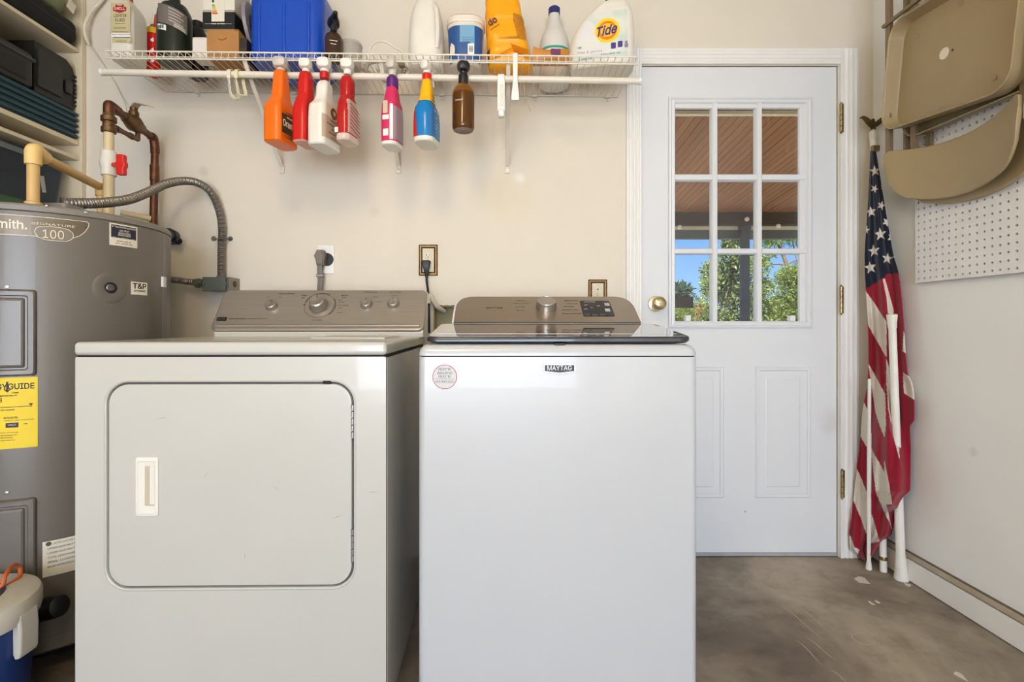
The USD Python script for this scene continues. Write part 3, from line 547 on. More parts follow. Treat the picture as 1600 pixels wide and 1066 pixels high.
for px, py, w_, h_ in ((948, 480, .016, .020), (949, 488.5, .016, .020)): wa.part('button', kf(plate(w_, h_, .0012, .002, .0004), px, py, .0085), pmat(f'button_grey_{int(py)}', 186, 184, 178, .4), under=dpl)
for px, py in ((917, 495.5), (929, 495.5), (941, 495.5)): wa.part('button', kf(plate(.018, .010, .0008, .001, .0003), px, py, .0085), pmat(f'button_dark_{px}', 74, 74, 76, .4), under=dpl)
wa.part('lettering', cat(*[kf(text(s_, .0036, .0003), px, py, .0086) for s_, px, py in (('38', 924, 485), ('CYCLE STATUS', 921, 476), ('START', 948, 480), ('POWER', 949, 488.5), ('TEMP', 915, 481), ('SPIN', 915, 487), ('SOIL', 935, 482))]), ink_white, False, under=dpl)
wa.part('lettering', kf(text('MAYTAG', .011, wid=26 / F * 1.66), 772, 484.5), ink, False, under=kp)
for s_, px, py in (('NORMAL', 814, 473.5), ('HEAVY DUTY', 815, 477.5), ('WHITES', 812, 483), ('BULKY', 814, 488.5), ('DELICATES', 892, 473.5), ('WRINKLE', 893, 478), ('COLORS', 888, 482.5), ('QUICK WASH', 891, 487.5), ('CLEAN WASHER', 893, 493)):
    wa.part('lettering', kf(text(s_, .006), px, py), ink_grey, False, under=kp)
# front badge and sticker
def wf_(m, px, py, h=0.0): return put(m, (WU(px), WD - h, WZ(py)))
sp = Polygon([(-.039, -.009), (-.039, .0105), (.039, .0105), (.039, -.009), (0, -.0135)])
fb = wa.part('front_badge', wf_(ext(sp, .003), 874, 575.5), mat('badge_rim', (.34, .33, .33), .3, metal=.9), False, label='chrome maker badge'); wa.part('badge_field', wf_(ext(sp.buffer(-.0025), .0006), 874, 575.5, .003), pmat('badge_grey', 52, 48, 48, .4), False, under=fb)
wa.part('lettering', wf_(text('MAYTAG', .0110, .001, wid=.060), 874, 574.8, .0036), pmat('badge_letters', 244, 242, 238, .3), False, under=fb)
stk = wa.part('sticker', wf_(disc(.0305, .0006, 48), 695, 589), pmat('sticker_white', 204, 202, 198, .4), label='round white sticker with a red border')
wa.part('sticker_ring', wf_(ext(Point(0, 0).buffer(.0305, 24).difference(Point(0, 0).buffer(.0290, 24)), .0003), 695, 589, .0006), ink_red, False, under=stk)
for s_, dy_, w_ in (('REGISTER', 577, .030), ('ENREGISTREZ', 583, .038), ('REGISTRE', 588.3, .030), ('800 900 2281', 596.5, .046)): wa.part('lettering', wf_(text(s_, .0058, .0003, wid=w_), 695, dy_, .0006), ink_grey, False, under=stk)
wa.part('sticker_line', wf_(mv(box(-.026, .026, -.0003, .0003, 0, .0003)), 695, 592, .0006), ink_grey, False, under=stk)
# ---------------------------------------------------------------- water heater
HX, HD, HR = -1.435, 1.64, .305
HY = HD - CD
grey_paint = mat('heater_grey', srgb(108, 102, 93), .34, var=.03, scale=3, coat=.12, metal=.15)
hgrey2 = mat('heater_cap_grey', srgb(128, 122, 113), .36, var=.04, scale=5)
wh = Thing('water_heater', 'grey cylindrical electric water heater standing left of the dryer', 'water heater', (HX, HY, 0))
ZS, ZT = 1.276, 1.297
def HA(px):
    """Angle on the tank and depth of what the photograph shows at column px."""
    t = (px - VX) / F; a = 1 + t * t; b = -2 * (t * HX + HD); c = HX * HX + HD * HD - HR * HR
    q = max(b * b - 4 * a * c, 0); d = (-b - math.sqrt(q)) / (2 * a)
    return math.atan2(d - HD, t * d - HX), d
def wrap(m, px, py, h=0.0):
    """Bend a planar mesh (x along the wall, y up, z out) round the tank, centred on this place."""
    a0, d = HA(px); z0 = Z(py, d); v = m.vertices; a = a0 + v[:, 0] / HR; r = HR + h + v[:, 2]
    return trimesh.Trimesh(np.c_[HX + r * np.cos(a), HY + r * np.sin(a), z0 + v[:, 1]], m.faces, process=False)
def gridrect(w, h, t, r=0.0, nx=16, b=0.001):
    """Plate that can be bent: strips along x."""
    xs = np.linspace(-w / 2, w / 2, nx + 1); hh = np.full(nx + 1, h / 2)
    if r: hh = h / 2 - r + np.sqrt(np.maximum(r * r - np.maximum(np.abs(xs) - (w / 2 - r), 0) ** 2, 1e-10))
    return loft([[(x, -k, 0), (x, -k + b * .3, t - b * .3), (x, -k + b, t), (x, k - b, t), (x, k - b * .3, t - b * .3), (x, k, 0)] for x, k in zip(xs, hh)])
wh.part('tank', lathe([(HR - .02, .062), (HR - .004, .064), (HR, .07), (HR, .10), (HR - .001, .102), (HR - .001, .106), (HR, .108), (HR, ZS - .003), (HR - .002, ZS)], 96, o=(HX, HY, 0)), grey_paint, 30)
wh.part('top_cap', lathe([(HR - .003, ZS - .001), (HR + .0015, ZS + .001), (HR + .0015, ZS + .014), (HR - .002, ZT - .002), (HR - .008, ZT), (.001, ZT + .001)], 96, o=(HX, HY, 0)), hgrey2, 30)
wh.part('base', lathe([(.19, 0), (.19, .064)], 48, o=(HX, HY, 0)), black_p)
for px in (73, 134): wh.part('cap_screw', wrap(lathe([(.004, 0), (.004, .0015), (.002, .003), (.0005, .003)], 10), px, 322 if px < 100 else 332, .0015), chrome)
def span(p0, p1): a, b = HA(p0)[0], HA(p1)[0]; return abs(b - a) * HR
def cover(py0, py1, name):
    a, d = HA(20); h = (py1 - py0) / F * HA(58)[1]; wv = .26; a1 = HA(58)[0]; m = []
    for i, t in ((0, 0), (.003, .008), (.006, .010), (.016, .010), (.019, .006), (.023, .006), (.026, .010), (.030, .0115)):
        p = rr(wv - 2 * i, h - 2 * i, max(.008 - i * .1, .003), 3); q = []
        for k in range(len(p)):                     # subdivide so that it bends
            for s_ in np.linspace(0, 1, 9)[:-1]: q.append(p[k] + (p[(k + 1) % len(p)] - p[k]) * s_)
        m.append(np.c_[np.array(q), np.full(len(q), t)])
    mesh = loft(m, cap=False); zc_ = Z((py0 + py1) / 2, HA(58)[1]); v = mesh.vertices; aa = a1 - wv / 2 / HR + v[:, 0] / HR; r = HR + v[:, 2]
    core = gridrect(wv - .06, h - .06, .0115); v2 = core.vertices; a2 = a1 - wv / 2 / HR + v2[:, 0] / HR; r2 = HR + v2[:, 2]
    return wh.part(name, cat(TM(np.c_[HX + r * np.cos(aa), HY + r * np.sin(aa), zc_ + v[:, 1]], mesh.faces), TM(np.c_[HX + r2 * np.cos(a2), HY + r2 * np.sin(a2), zc_ + v2[:, 1]], core.faces)), grey_paint, 25)
cv = cover(453, 587, 'access_cover'); cv2 = cover(776, 905, 'access_cover')
for c_, py in ((cv, 448), (cv2, 770)): wh.part('cover_screw', wrap(lathe([(.005, 0), (.004, .002), (.0005, .0026)], 10), 11, py), chrome, under=c_)
# brand plate
badge_m = mat('heater_badge', srgb(112, 100, 84), .3, metal=.5, var=.06, scale=60, stretch=(1, 1, .1)); gold_l = pmat('badge_cream', 226, 214, 188, .35)
sB = lambda px0, px1: span(px0, px1)
def PXY(px, py, px0, py0):                        # place on the unrolled tank relative to a centre
    a, d = HA(px); a0, d0 = HA(px0); return ((a - a0) * HR, Z(py, d) - Z(py0, d0))
bpoly = Polygon([PXY(x, y, 90, 352) for x, y in ((-55, 326), (0, 334.2), (40, 337), (70, 339.4), (100, 342.5), (136, 346.5), (139.5, 350), (138, 356), (133, 363), (125, 369), (115, 372.5), (100, 374), (60, 370), (0, 366.5), (-55, 364))])
def bendpoly(poly, t):
    """Extruded flat shape cut into strips so that it follows the tank."""
    x0, _, x1, _ = poly.bounds; out = []
    for a, b in zip(np.linspace(x0, x1, 25)[:-1], np.linspace(x0, x1, 25)[1:]):
        s_ = poly.intersection(Polygon([(a, -9), (b, -9), (b, 9), (a, 9)]))
        for g_ in getattr(s_, 'geoms', [s_]):
            if g_.geom_type == 'Polygon' and g_.area > 1e-9: out.append(ext(g_, t))
    return cat(*out)
bp_ = wh.part('brand_plate', wrap(bendpoly(bpoly, .0010), 90, 352), badge_m, False); wh.part('plate_border', wrap(bendpoly(bpoly.difference(bpoly.buffer(-.0016)), .0004), 90, 352, .0010), gold_l, False, under=bp_)
pill = Polygon([PXY(x, y, 90, 352) for x, y in ((53.5, 362), (56, 356.5), (62, 353.8), (75, 353.6), (95, 355.6), (107, 358.6), (114, 364), (115.5, 370), (112, 375), (104, 378), (88, 377.2), (70, 375), (59, 371))])
pp = wh.part('rating_pill', wrap(bendpoly(pill, .0016), 90, 352), pmat('pill_grey', 128, 118, 104, .35), False, under=bp_); wh.part('pill_border', wrap(bendpoly(pill.difference(pill.buffer(-.0014)), .0004), 90, 352, .0016), gold_l, False, under=bp_)
def wtext(s_, px, py, wpx, hpx, mt, under, h=.0014, bold=False, nm='lettering'):
    d = HA(px)[1]; w = span(px - wpx / 2, px + wpx / 2); wh.part(nm, wrap(text(s_, hpx / F * d, .0004, bold, wid=w), px, py, h), mt, False, under=under)
a_, d_ = HA(43); t_ = text('A.Smith.', 13 / F * d_, .0004, True, center=False); t_.apply_translation((-t_.bounds[1][0], 0, 0))
t_.apply_scale((span(3, 43) / (t_.bounds[1][0] - t_.bounds[0][0]) * 2.05, 1, 1))
wh.part('lettering', wrap(t_, 43, 352, .0014), gold_l, False, under=bp_)
wtext('SIGNATURE', 84, 351.5, 68, 3.4, gold_l, bp_, .0014); wtext('100', 83.5, 366.5, 33, 13, gold_l, bp_, .0020, False)
# stickers
paper = pmat('paper_white', 226, 218, 198, .6); yel = pmat('energy_yellow', 236, 204, 10, .5)
def sticker(px0, px1, py0, py1, mt, label=None, t=.0008):
    pc = (px0 + px1) / 2; d = HA(pc)[1]; return wh.part('sticker', wrap(gridrect(span(px0, px1), (py1 - py0) / F * d, t, nx=12, b=.0003), pc, (py0 + py1) / 2), mt, 30, label=label), pc
s1, pc = sticker(172.5, 215.5, 351.5, 385.5, paper, 'navy and cream warning sticker'); dd = HA(pc)[1]
wh.part('sticker_field', wrap(mv(gridrect(span(175, 213.5), 19.5 / F * dd, .0003, nx=12, b=.0001), 0, 5.0 / F * dd, 0), pc, 368.5, .0008), pmat('sticker_navy', 30, 32, 52, .5), 30, under=s1)
for s_, dy_, w_ in (('IF THIS WATER HEATER IS', 356.5, 36), ('GAS HEAT', 361.5, 15), ('INSTALLATION', 365.3, 18), ('SERVICE CENTER', 368.5, 20), ('CALL 1-800 527-1953', 373.3, 34)): wtext(s_, pc, dy_, w_, 2.6, paper, s1, .0012)
for s_, dy_, w_ in (('MODEL ENS-50', 378, 22), ('PART 100109-000', 381.5, 26)): wtext(s_, pc, dy_, w_, 1.8, ink_brown, s1, .0009)
s2, pc = sticker(205.5, 230.5, 441, 461, paper, 'cream sticker lettered T&P'); wtext('T&P', pc, 447.3, 21, 8, ink, s2, .0009, True); wtext('OPENING', pc, 455, 18, 3, ink, s2, .0009)
s3, pc = sticker(-40, 57.5, 590.5, 702, yel, 'yellow energy guide sticker')
t_ = text('ENERGYGUIDE', 8.6 / F * HA(54)[1], .0004, True, center=False); w_ = span(6, 54) * 1.95; t_.apply_translation((-t_.bounds[1][0], 0, 0)); t_.apply_scale((w_ / (t_.bounds[1][0] - t_.bounds[0][0]), 1, 1))
wh.part('lettering', wrap(t_, 54, 602.5, .0009), ink, False, under=s3)
wh.part('arrow', wrap(ext(Polygon([(-.0022, .016), (.0022, .016), (.0022, -.006), (.008, -.004), (0, -.013), (-.008, -.004), (-.0022, -.006)]), .0004), 11.5, 606, .0009), ink, False, under=s3)
wh.part('scale_line', wrap(gridrect(span(-20, 50), .0016, .0003, nx=10, b=.0001), 15, 636.3, .0009), ink, 30, under=s3); wh.part('arrow', wrap(ext(Polygon([(-.005, .003), (.005, .003), (0, -.003)]), .0004), 48.5, 632, .0009), ink, False, under=s3)
for s_, px, py, wp_, hp_ in (('ESTIMATED YEARLY ENERGY COST', 12, 618.5, 30, 2.4), ('8', 1.5, 625.5, 4, 7), ('COST RANGE OF SIMILAR MODELS', 10, 641, 26, 1.8), ('WATER HEATING', 17, 653, 22, 3), ('CAPACITY FIRST HOUR RATING', 30, 656.5, 46, 1.6), ('FIRST HOUR', 40, 662, 6, 1.8), ('U.S. Government', 24, 613.5, 10, 2.2), ('visit ftc.gov/energy', 14, 676, 30, 1.6), ('Your cost will depend on your', 14, 680, 26, 1.6), ('utility rates and use', 10, 684, 20, 1.6), ('Estimated operating cost', 12, 688, 22, 1.6)):
    wtext(s_, px, py, wp_, hp_, ink if hp_ > 2 else ink_brown, s3, .0009)
wh.part('sticker_field', wrap(gridrect(span(9, 29), 7.5 / F * HA(19)[1], .0003, nx=6, b=.0001), 19, 664.5, .0008), ink, 30, under=s3); wtext('54 GALLONS', 19, 664, 12, 2.6, paper, s3, .0012)
s4, pc = sticker(68, 150, 839, 893, paper, 'white rating sticker beside the dryer')
for i in range(6): wtext(('UL LISTED 240 VOLTS', 'UPPER 4500 WATTS', 'LOWER 4500 WATTS', 'TOTAL 4500 PHASE 1', 'SERIAL 1142A0318', 'MFG BY WATER PRODUCTS')[i], 98, 846 + i * 7, 46, 3.0, ink_grey, s4, .0009)
wh.part('seal', wrap(ext(Point(0, 0).buffer(.006), .0004), 76, 850, .0009), ink_grey, False, under=s4)
# T&P port with its dented collar
a_, d_ = HA(173); wh.part('port_collar', wrap(lathe([(.046, 0), (.040, .0025), (.030, .0028), (.020, .0015), (.0175, .0015), (.0175, -.004)], 40), 173, 450), grey_paint, 30)
wh.part('port_hole', wrap(lathe([(.0172, .0003), (.0172, .0006)], 32), 174, 449.5, .0), black_p); wh.part('port_plug', wrap(lathe([(.0105, 0), (.0105, .005), (.008, .007), (.006, .007), (.006, .004), (.001, .004)], 24), 171, 450), mat('port_plug_steel', (.20, .20, .20), .4, metal=.8))
wh.part('seam_clip', wrap(rbox(-.0105, .0105, -.018, .018, 0, .010, .003), 253, 441), pmat('clip_white', 214, 212, 206, .5))
wh.part('seam', wrap(gridrect(.003, ZS - .12, .0012, nx=2), 254, 507 - (ZS * .5 + .05 - CZ) * F / HA(254)[1]), hgrey2)
# drain sleeve at the bottom
a_, d_ = HA(44); p0 = W(30, 962, d_ + .02); p1 = W(97, 946, 1.37)
wh.part('drain_sleeve', tube(np.array([p0, p0 + (p1 - p0) * .5, p0 + (p1 - p0) * .86, p0 + (p1 - p0) * .95, p1]), [.030, .030, .030, .027, .016], 20), black_p, 40, label='black rubber drain sleeve')
# top fittings
cpvc = pmat('cpvc_yellow', 208, 172, 110, .42, var=.06); cpvc2 = pmat('cpvc_cream', 220, 200, 156, .42, var=.05); pvcw = pmat('pvc_white', 226, 222, 208, .4)
copper = mat('copper_old', srgb(108, 70, 50), .42, metal=.7, var=.35, scale=30); bronze = mat('bronze_old', srgb(112, 84, 56), .45, metal=.7, var=.3, scale=50)
redp = pmat('red_plastic', 214, 34, 26, .4)
P1 = W(52, 300, 1.42); zt = ZT; zh = Z(238, 1.42)
pipe = Thing('relief_pipe', 'yellow plastic pipe rising from the heater top and turning back to the valve', 'pipe', (P1[0], P1[1], zt))
pipe.part('riser', rod((P1[0], P1[1], zt), (P1[0], P1[1], zh), .0145, 20), cpvc)
pipe.part('foot', lathe([(.020, 0), (.020, .012), (.016, .014)], 20, o=(P1[0], P1[1], zt)), cpvc)
VXp, VYp = X(170, 1.76), 1.76 - CD            # the vertical inlet pipe
e1 = np.array([P1[0], P1[1], zh]); e2 = np.array([VXp - .035, VYp + .01, zh - .004])
pipe.part('elbow', cat(tube(spline([e1 - (0, 0, .035), e1 - (0, 0, .008), e1 + (e2 - e1) * .02 + (0, 0, .008), e1 + (e2 - e1) * .14], 6), .0195, 18), sphere(e1 + (0, 0, -.002), .020)), pmat('cpvc_elbow', 226, 194, 124, .4))
pipe.part('run', rod(e1, e2, .0135, 16), cpvc); pipe.part('tee', cat(rod(e2 + (0, 0, .012), e2 - (0, 0, .03), .017, 16)), cpvc); pipe.part('drop', rod(e2 - (0, 0, .03), (e2[0], e2[1], zt), .0125, 16), cpvc)
ip = Thing('inlet_pipe', 'cream inlet pipe with red-handled shutoff valve under old copper fittings', 'pipe', (VXp, VYp, zt))
zz = lambda py: Z(py, 1.76)
ip.part('lower_pipe', rod((VXp, VYp, zt), (VXp, VYp, zz(274)), .0165, 20), cpvc2); ip.part('pipe_nut', lathe([(.020, 0), (.020, .02), (.016, .024)], 6, o=(VXp, VYp, zt)), bronze, False)
ip.part('valve_body', lathe([(.021, zz(275)), (.023, zz(274)), (.023, zz(264)), (.027, zz(258)), (.0275, zz(254)), (.025, zz(250)), (.023, zz(246)), (.023, zz(237)), (.021, zz(236))], 28, o=(VXp, VYp, 0)), pvcw)
hx = X(190, 1.73); ip.part('valve_handle', loft([np.c_[hx + rr(w_, .020, .005, 4)[:, 0], 1.73 - CD + rr(w_, .020, .005, 4)[:, 1], np.full(20, Z(py, 1.73))] for w_, py in ((.022, 242.5), (.028, 244), (.026, 252), (.036, 256), (.036, 260), (.026, 264), (.028, 272), (.022, 273.5))]), redp, label='red valve handle')
ip.part('valve_stem', rod((VXp, VYp, zz(257)), (hx, 1.73 - CD + .004, Z(258, 1.73)), .008, 12), redp)
ip.part('upper_pipe', rod((VXp, VYp, zz(237)), (VXp, VYp, zz(206)), .0155, 20), cpvc2)
ip.part('brass_union', lathe([(.017, zz(208)), (.0225, zz(207)), (.0225, zz(200)), (.018, zz(199)), (.018, zz(191)), (.0235, zz(190)), (.0235, zz(183)), (.018, zz(182)), (.0165, zz(178))], 24, o=(VXp, VYp, 0)), bronze)
q0 = np.array([VXp, VYp, zz(180)]); q1 = np.array([VXp, VYp, zz(163)]); q2 = W(240, 207, 2.055); q2b = np.array([q2[0], q2[1], q1[2] - .01])
q1c = q1 + (q2b - q1) * .18
ip.part('copper_elbow', cat(tube(spline([q0, q0 + (0, 0, .03), q1 + (0, 0, .0) + (q2b - q1) * .03, q1c], 7), .0165, 18)), copper)
ip.part('copper_run', rod(q1c, q2b - (q2b - q1) * .06, .0135, 16), copper)
vm = q1 + (q2b - q1) * .52
ax = (q2b - q1) / np.linalg.norm(q2b - q1)
gv = ip.part('gate_valve', cat(lathe([(.016, -.06), (.020, -.05), (.020, -.035), (.026, -.022), (.031, 0), (.026, .022), (.020, .035), (.020, .05), (.016, .06)], 20, axis=ax, o=vm), lathe([(.017, 0), (.017, .03), (.013, .034), (.013, .046), (.007, .05), (.006, .062)], 16, o=vm + (0, 0, .012))), bronze, label='old bronze gate valve')
ls = vm + (0, 0, .06); ip.part('lever', tube(np.array([ls, ls + (.03, -.02, .006), ls + (.06, -.03, -.002), ls + (.095, -.045, -.016)]), 1, 12, flat=(.013, .003)), pmat('lever_cream', 206, 190, 160, .4), under=gv, label='pale lever handle')
by0 = np.array([VXp, VYp, zz(195)]); by1 = vm + ax * .03 + (0.0, -.002, -.05)
ip.part('bypass', cat(rod(by0, by1, .0085, 12), lathe([(.012, 0), (.012, .02)], 6, axis=(by1 - by0), o=by0 + (by1 - by0) * .22), lathe([(.012, 0), (.012, .02)], 6, axis=(by1 - by0), o=by0 + (by1 - by0) * .7), rod(by1, by1 + (0, 0, .045), .0085, 12)), bronze)
ip.part('copper_elbow', tube(spline([q2b - (q2b - q1) * .08, q2b - (q2b - q1) * .01 + (0, 0, .001), q2b + (.002, .004, -.03), q2b + (.003, .004, -.06)], 7), .0165, 18), copper)
ip.part('copper_drop', rod(q2b + (.003, .004, -.05), (q2b[0] - .004, q2b[1] + .004, 1.345), .0145, 16), copper); ip.part('wall_elbow', tube(spline([(q2b[0] - .004, q2b[1] + .004, 1.35), (q2b[0] - .004, q2b[1] + .008, 1.326), (q2b[0] - .004, q2b[1] + .054, 1.318)], 6), .0155, 14), copper); ip.part('coupling', lathe([(.0165, 0), (.017, .003), (.017, .06), (.0165, .063)], 18, o=(q2b[0] + .001, q2b[1] + .004, Z(282, 2.055))), copper)
# drain pan tube behind the heater (cream)
single('drain_tube', rod(W(188, 332, 1.98), W(236, 342, 2.04), .011, 14), cpvc2, 'short cream plastic tube lying behind the heater top', 'tube')
bk_ = Thing('pipe_stub', 'black capped pipe stub on the wall right of the heater', 'pipe', W(272, 372, 2.06))
bk_.part('stub', lathe([(.030, 0), (.030, .05), (.024, .058), (.001, .06)], 20, axis=(.25, -1, 0), o=W(270, 371, 2.113)), black_p); bk_.part('cap', lathe([(.014, 0), (.014, .026), (.010, .03), (.001, .03)], 14, axis=(1, -.5, -.5), o=W(274, 374, 2.075)), black_p)
# flexible conduit
cond = mat('conduit_steel', srgb(140, 134, 126), .35, metal=.7, var=.1, scale=40)
cpts = [W(95, 316, 1.50), W(120, 318, 1.53), W(160, 317, 1.60), W(200, 312, 1.70), W(230, 301, 1.80), W(258, 288, 1.90), W(284, 283, 1.98), W(306, 285, 2.03), W(324, 295, 2.065), W(336, 312, 2.085), W(344, 335, 2.092), W(347, 360, 2.094), W(346, 390, 2.094), W(346, 436, 2.092)]
cp_ = spline(cpts, 40); sgl = np.r_[0, np.cumsum(np.linalg.norm(np.diff(cp_, axis=0), axis=1))]; N = int(sgl[-1] / .0022)
cp_ = np.c_[[np.interp(np.linspace(0, sgl[-1], N), sgl, cp_[:, k]) for k in range(3)]].T
cf = Thing('flexible_conduit', 'grey ribbed metal conduit arching from the heater to the wall box', 'conduit', cpts[-1])
cf.part('conduit', tube(cp_, .0148 + .0016 * np.cos(np.arange(N) * .0022 / .0078 * 2 * PI), 14), cond, 60)
cf.part('strap', cat(tube([W(336, 373, 2.105), W(338, 373, 2.08), W(347, 373, 2.068), W(355, 373, 2.08), W(357, 373, 2.105)], 1, 8, flat=(.007, .0015)), *[mv(put(disc(.010, .002, 16), (0, 0, 0)), *(W(px, 373, 2.113) - (0, 0, 0))) for px in (334, 360)]), cond)
cf.part('box_cover', mv(put(plate(.13, .075, .022, .012, .005), (0, 0, 0), (1, 0, 0), (0, 1, 0)), X(84, 1.50), 1.50 - CD, ZT + .001), hgrey2)
green = pmat('box_grey_green', 92, 98, 88, .45, var=.1)
jb = Thing('junction_box', 'grey-green metal junction box on the wall behind the dryer', 'junction box', W(342, 455, 2.07))
jb.part('box', box(X(317, 2.03), X(356, 2.03), 2.03 - CD, -.001, Z(454, 2.03), Z(434, 2.03)), green, False); jb.part('cover', rbox(X(316, 2.02), X(352, 2.02), 2.018 - CD, 2.031 - CD, Z(455, 2.02), Z(433, 2.02), .003), green)
jb.part('side_plate', box(X(356, 2.03) - .001, X(356, 2.03) + .004, 2.032 - CD, -.001, Z(455, 2.03), Z(433, 2.03)), cond, False); jb.part('knockout', put(disc(.013, .001, 20), (X(356, 2.03) + .004, 2.075 - CD, Z(444, 2.06)), (0, 1, 0), (0, 0, 1)), mat('knockout_rust', srgb(84, 62, 44), .7, var=.4, scale=60))
for px in (319, 350): jb.part('screw', put(lathe([(.004, 0), (.003, .002), (.0005, .0022)], 10), (X(px + 1, 2.017), 2.018 - CD, Z(444, 2.02))), chrome)
jb.part('connector', cat(lathe([(.020, -.02), (.020, .0), (.016, .002), (.016, .015)], 6, o=cpts[-1] + (0, 0, .012))), cond, False)
c2 = spline([W(258, 437, 2.06), W(275, 438, 2.06), W(290, 440, 2.065), W(308, 442, 2.065)], 80); N2 = int(np.linalg.norm(c2[-1] - c2[0]) / .002)
c2 = np.array([c2[int(i)] for i in np.linspace(0, len(c2) - 1, N2)])
Thing('flexible_conduit', 'short grey ribbed conduit from the wall box to behind the heater', 'conduit', c2[0]).part('conduit', tube(c2, .0125 + .0015 * np.cos(np.arange(N2) * .002 / .0078 * 2 * PI), 12), cond, 60); jb.part('connector', lathe([(.019, 0), (.019, .018), (.016, .02), (.016, .03)], 8, axis=(1, 0, 0), o=W(306, 442.5, 2.06)), green)
# ---------------------------------------------------------------- wire shelf on the back wall
from scipy.interpolate import PchipInterpolator
wirem = mat('wire_white', srgb(226, 218, 200), .4, var=.05, scale=30)
zd = lambda x: 1.937 - .0115 * (x + 1.42)
SX0, SX1, SYF = -1.405, .480, -.316
ws = Thing('wire_shelf', 'long white wire shelf on the back wall holding bottles and boxes', 'shelf', (-.46, -.16, 1.92))
for y, dz, r in ((-.008, 0, .003), (-.160, -.0035, .0024), (-.288, -.0035, .0024), (SYF - .002, .0, .0030), (SYF - .004, -.027, .0030)):
    ws.part('rail', rod((SX0, y, zd(SX0) + dz), (SX1, y, zd(SX1) + dz), r, 8), wirem)
for x in np.arange(SX0 + .004, SX1, .0254):
    z = zd(x); ws.part('cross_wire', tube([(x, -.008, z), (x, -.16, z), (x, SYF + .004, z), (x, SYF - .002, z - .003), (x, SYF - .005, z - .027)], .0014, 5), wirem)
for x, lab in ((-.917, 'white diagonal shelf brace behind the orange spray bottle'), (-.432, 'white diagonal shelf brace behind the pink spray bottle'), (.021, 'white diagonal shelf brace beside the hanging clip')):
    bt_ = Thing('shelf_brace', lab, 'brace', (x, -.006, 1.6), group='diagonal braces of the wire shelf')
    a, b = np.array([x, -.006, 1.625]), np.array([x, SYF + .004, zd(x) - .024])
    br = bt_.part('bar', cat(tube([a, (a + b) / 2, b], 1, 12, flat=(.0075, .0045)), rbox(x - .010, x + .010, -.006, 0, 1.596, 1.632, .002)), wirem); bt_.part('screw', put(lathe([(.004, 0), (.003, .0015), (.0005, .002)], 10), (x, -.006, 1.612)), chrome)
for px in (310, 460, 690, 835, 948): ws.part('wall_clip', cat(rbox(bx(px) - .010, bx(px) + .010, -.014, 0, zd(bx(px)) - .008, zd(bx(px)) + .006, .003), put(lathe([(.005, 0), (.004, .004), (.0005, .0045)], 10), (bx(px) + .004, -.004, zd(bx(px)) - .016))), wirem)
RY = -.296; zr = lambda x: 1.872 - .0166 * (x + 1.434)
rodm = mat('rod_white', srgb(228, 220, 204), .32, var=.03, scale=20)
cr = Thing('closet_rod', 'white closet rod hung under the front of the wire shelf', 'rod', (-.47, RY, 1.85))
cr.part('tube', rod((-1.434, RY, zr(-1.434)), (.492, RY, zr(.492)), .0115, 18), rodm)
for x in (-1.434, .492): cr.part('end_cap', lathe([(.0125, -.005), (.0132, -.003), (.0132, .003), (.0125, .005)], 16, axis=(1, 0, 0), o=(x, RY, zr(x))), white_p)
st = Thing('strap_loop', 'cream strap loop hanging over the closet rod at its left', 'strap', (-.93, RY, 1.80))
for k, dx in enumerate((-.014, .012)):
    xx = X(370, 1.81) + dx; z = zr(xx)
    st.part('loop', tube(spline([(xx - .012, RY - .0150, z - .02), (xx - .012, RY - .0150, z + .006), (xx - .012, RY, z + .0150), (xx - .008, RY + .016, z + .004), (xx + .004, RY + .018, z - .05), (xx + .014, RY + .004, z - .086 + .01 * k), (xx + .010, RY - .012, z - .092 + .01 * k), (xx - .004, RY - .017, z - .075), (xx - .012, RY - .0155, z - .02)], 7), 1, 10, flat=(.007, .0016)), pmat(f'strap_cream_{k}', 226, 216, 190 - 14 * k, .5))
hk = Thing('hanging_clip', 'white plastic clip with a hooked foot hung on the rod beside the right brace', 'clip', (.0, RY, 1.80))
xx = X(783, 1.80); z = zr(xx)
hk.part('hook', tube(spline([(xx, RY + .012, z - .012), (xx, RY + .0145, z + .004), (xx, RY, z + .0145), (xx, RY - .0145, z + .003), (xx, RY - .0150, z - .03)], 6), 1, 10, flat=(.012, .002)), white_p)
hk.part('body', rbox(xx - .0135, xx + .0135, RY - .021, RY - .011, z - .125, z - .012, .003), white_p); hk.part('slot', rbox(xx - .004, xx + .008, RY - .0235, RY - .0205, z - .105, z - .03, .001), wirem); hk.part('foot', rbox(xx - .011, xx + .012, RY - .034, RY - .008, z - .148, z - .118, .008), white_p)
xx = X(805, 1.79); z = zr(xx)
h2 = Thing('shelf_hanger', 'flat white hanger hooked over the shelf lip right of the clip', 'hanger', (xx, RY, 1.8))
h2.part('hook', tube(spline([(xx, SYF + .008, zd(xx) - .002), (xx, SYF + .006, zd(xx) + .0045), (xx, SYF - .008, zd(xx) + .0045), (xx, SYF - .012, zd(xx) - .02), (xx, SYF - .012, zd(xx) - .06)], 6), 1, 10, flat=(.0085, .0017)), white_p)
h2.part('arm', loft([np.c_[xx + rr(w_, .006, .002, 3)[:, 0], SYF - .012 + rr(w_, .006, .002, 3)[:, 1], np.full(16, zd(xx) + q)] for w_, q in ((.016, -.055), (.017, -.09), (.020, -.115), (.026, -.135), (.028, -.158), (.026, -.162))]), white_p)
single('string_tail', tube(spline([W(812, 128, 1.85), W(818, 131, 1.83), W(820, 145, 1.83), W(824, 160, 1.83), W(829, 174, 1.83)], 6), .0016, 6), pmat('string_tan', 186, 166, 130, .8), 'thin tan string dangling from the shelf near its right end', 'string')

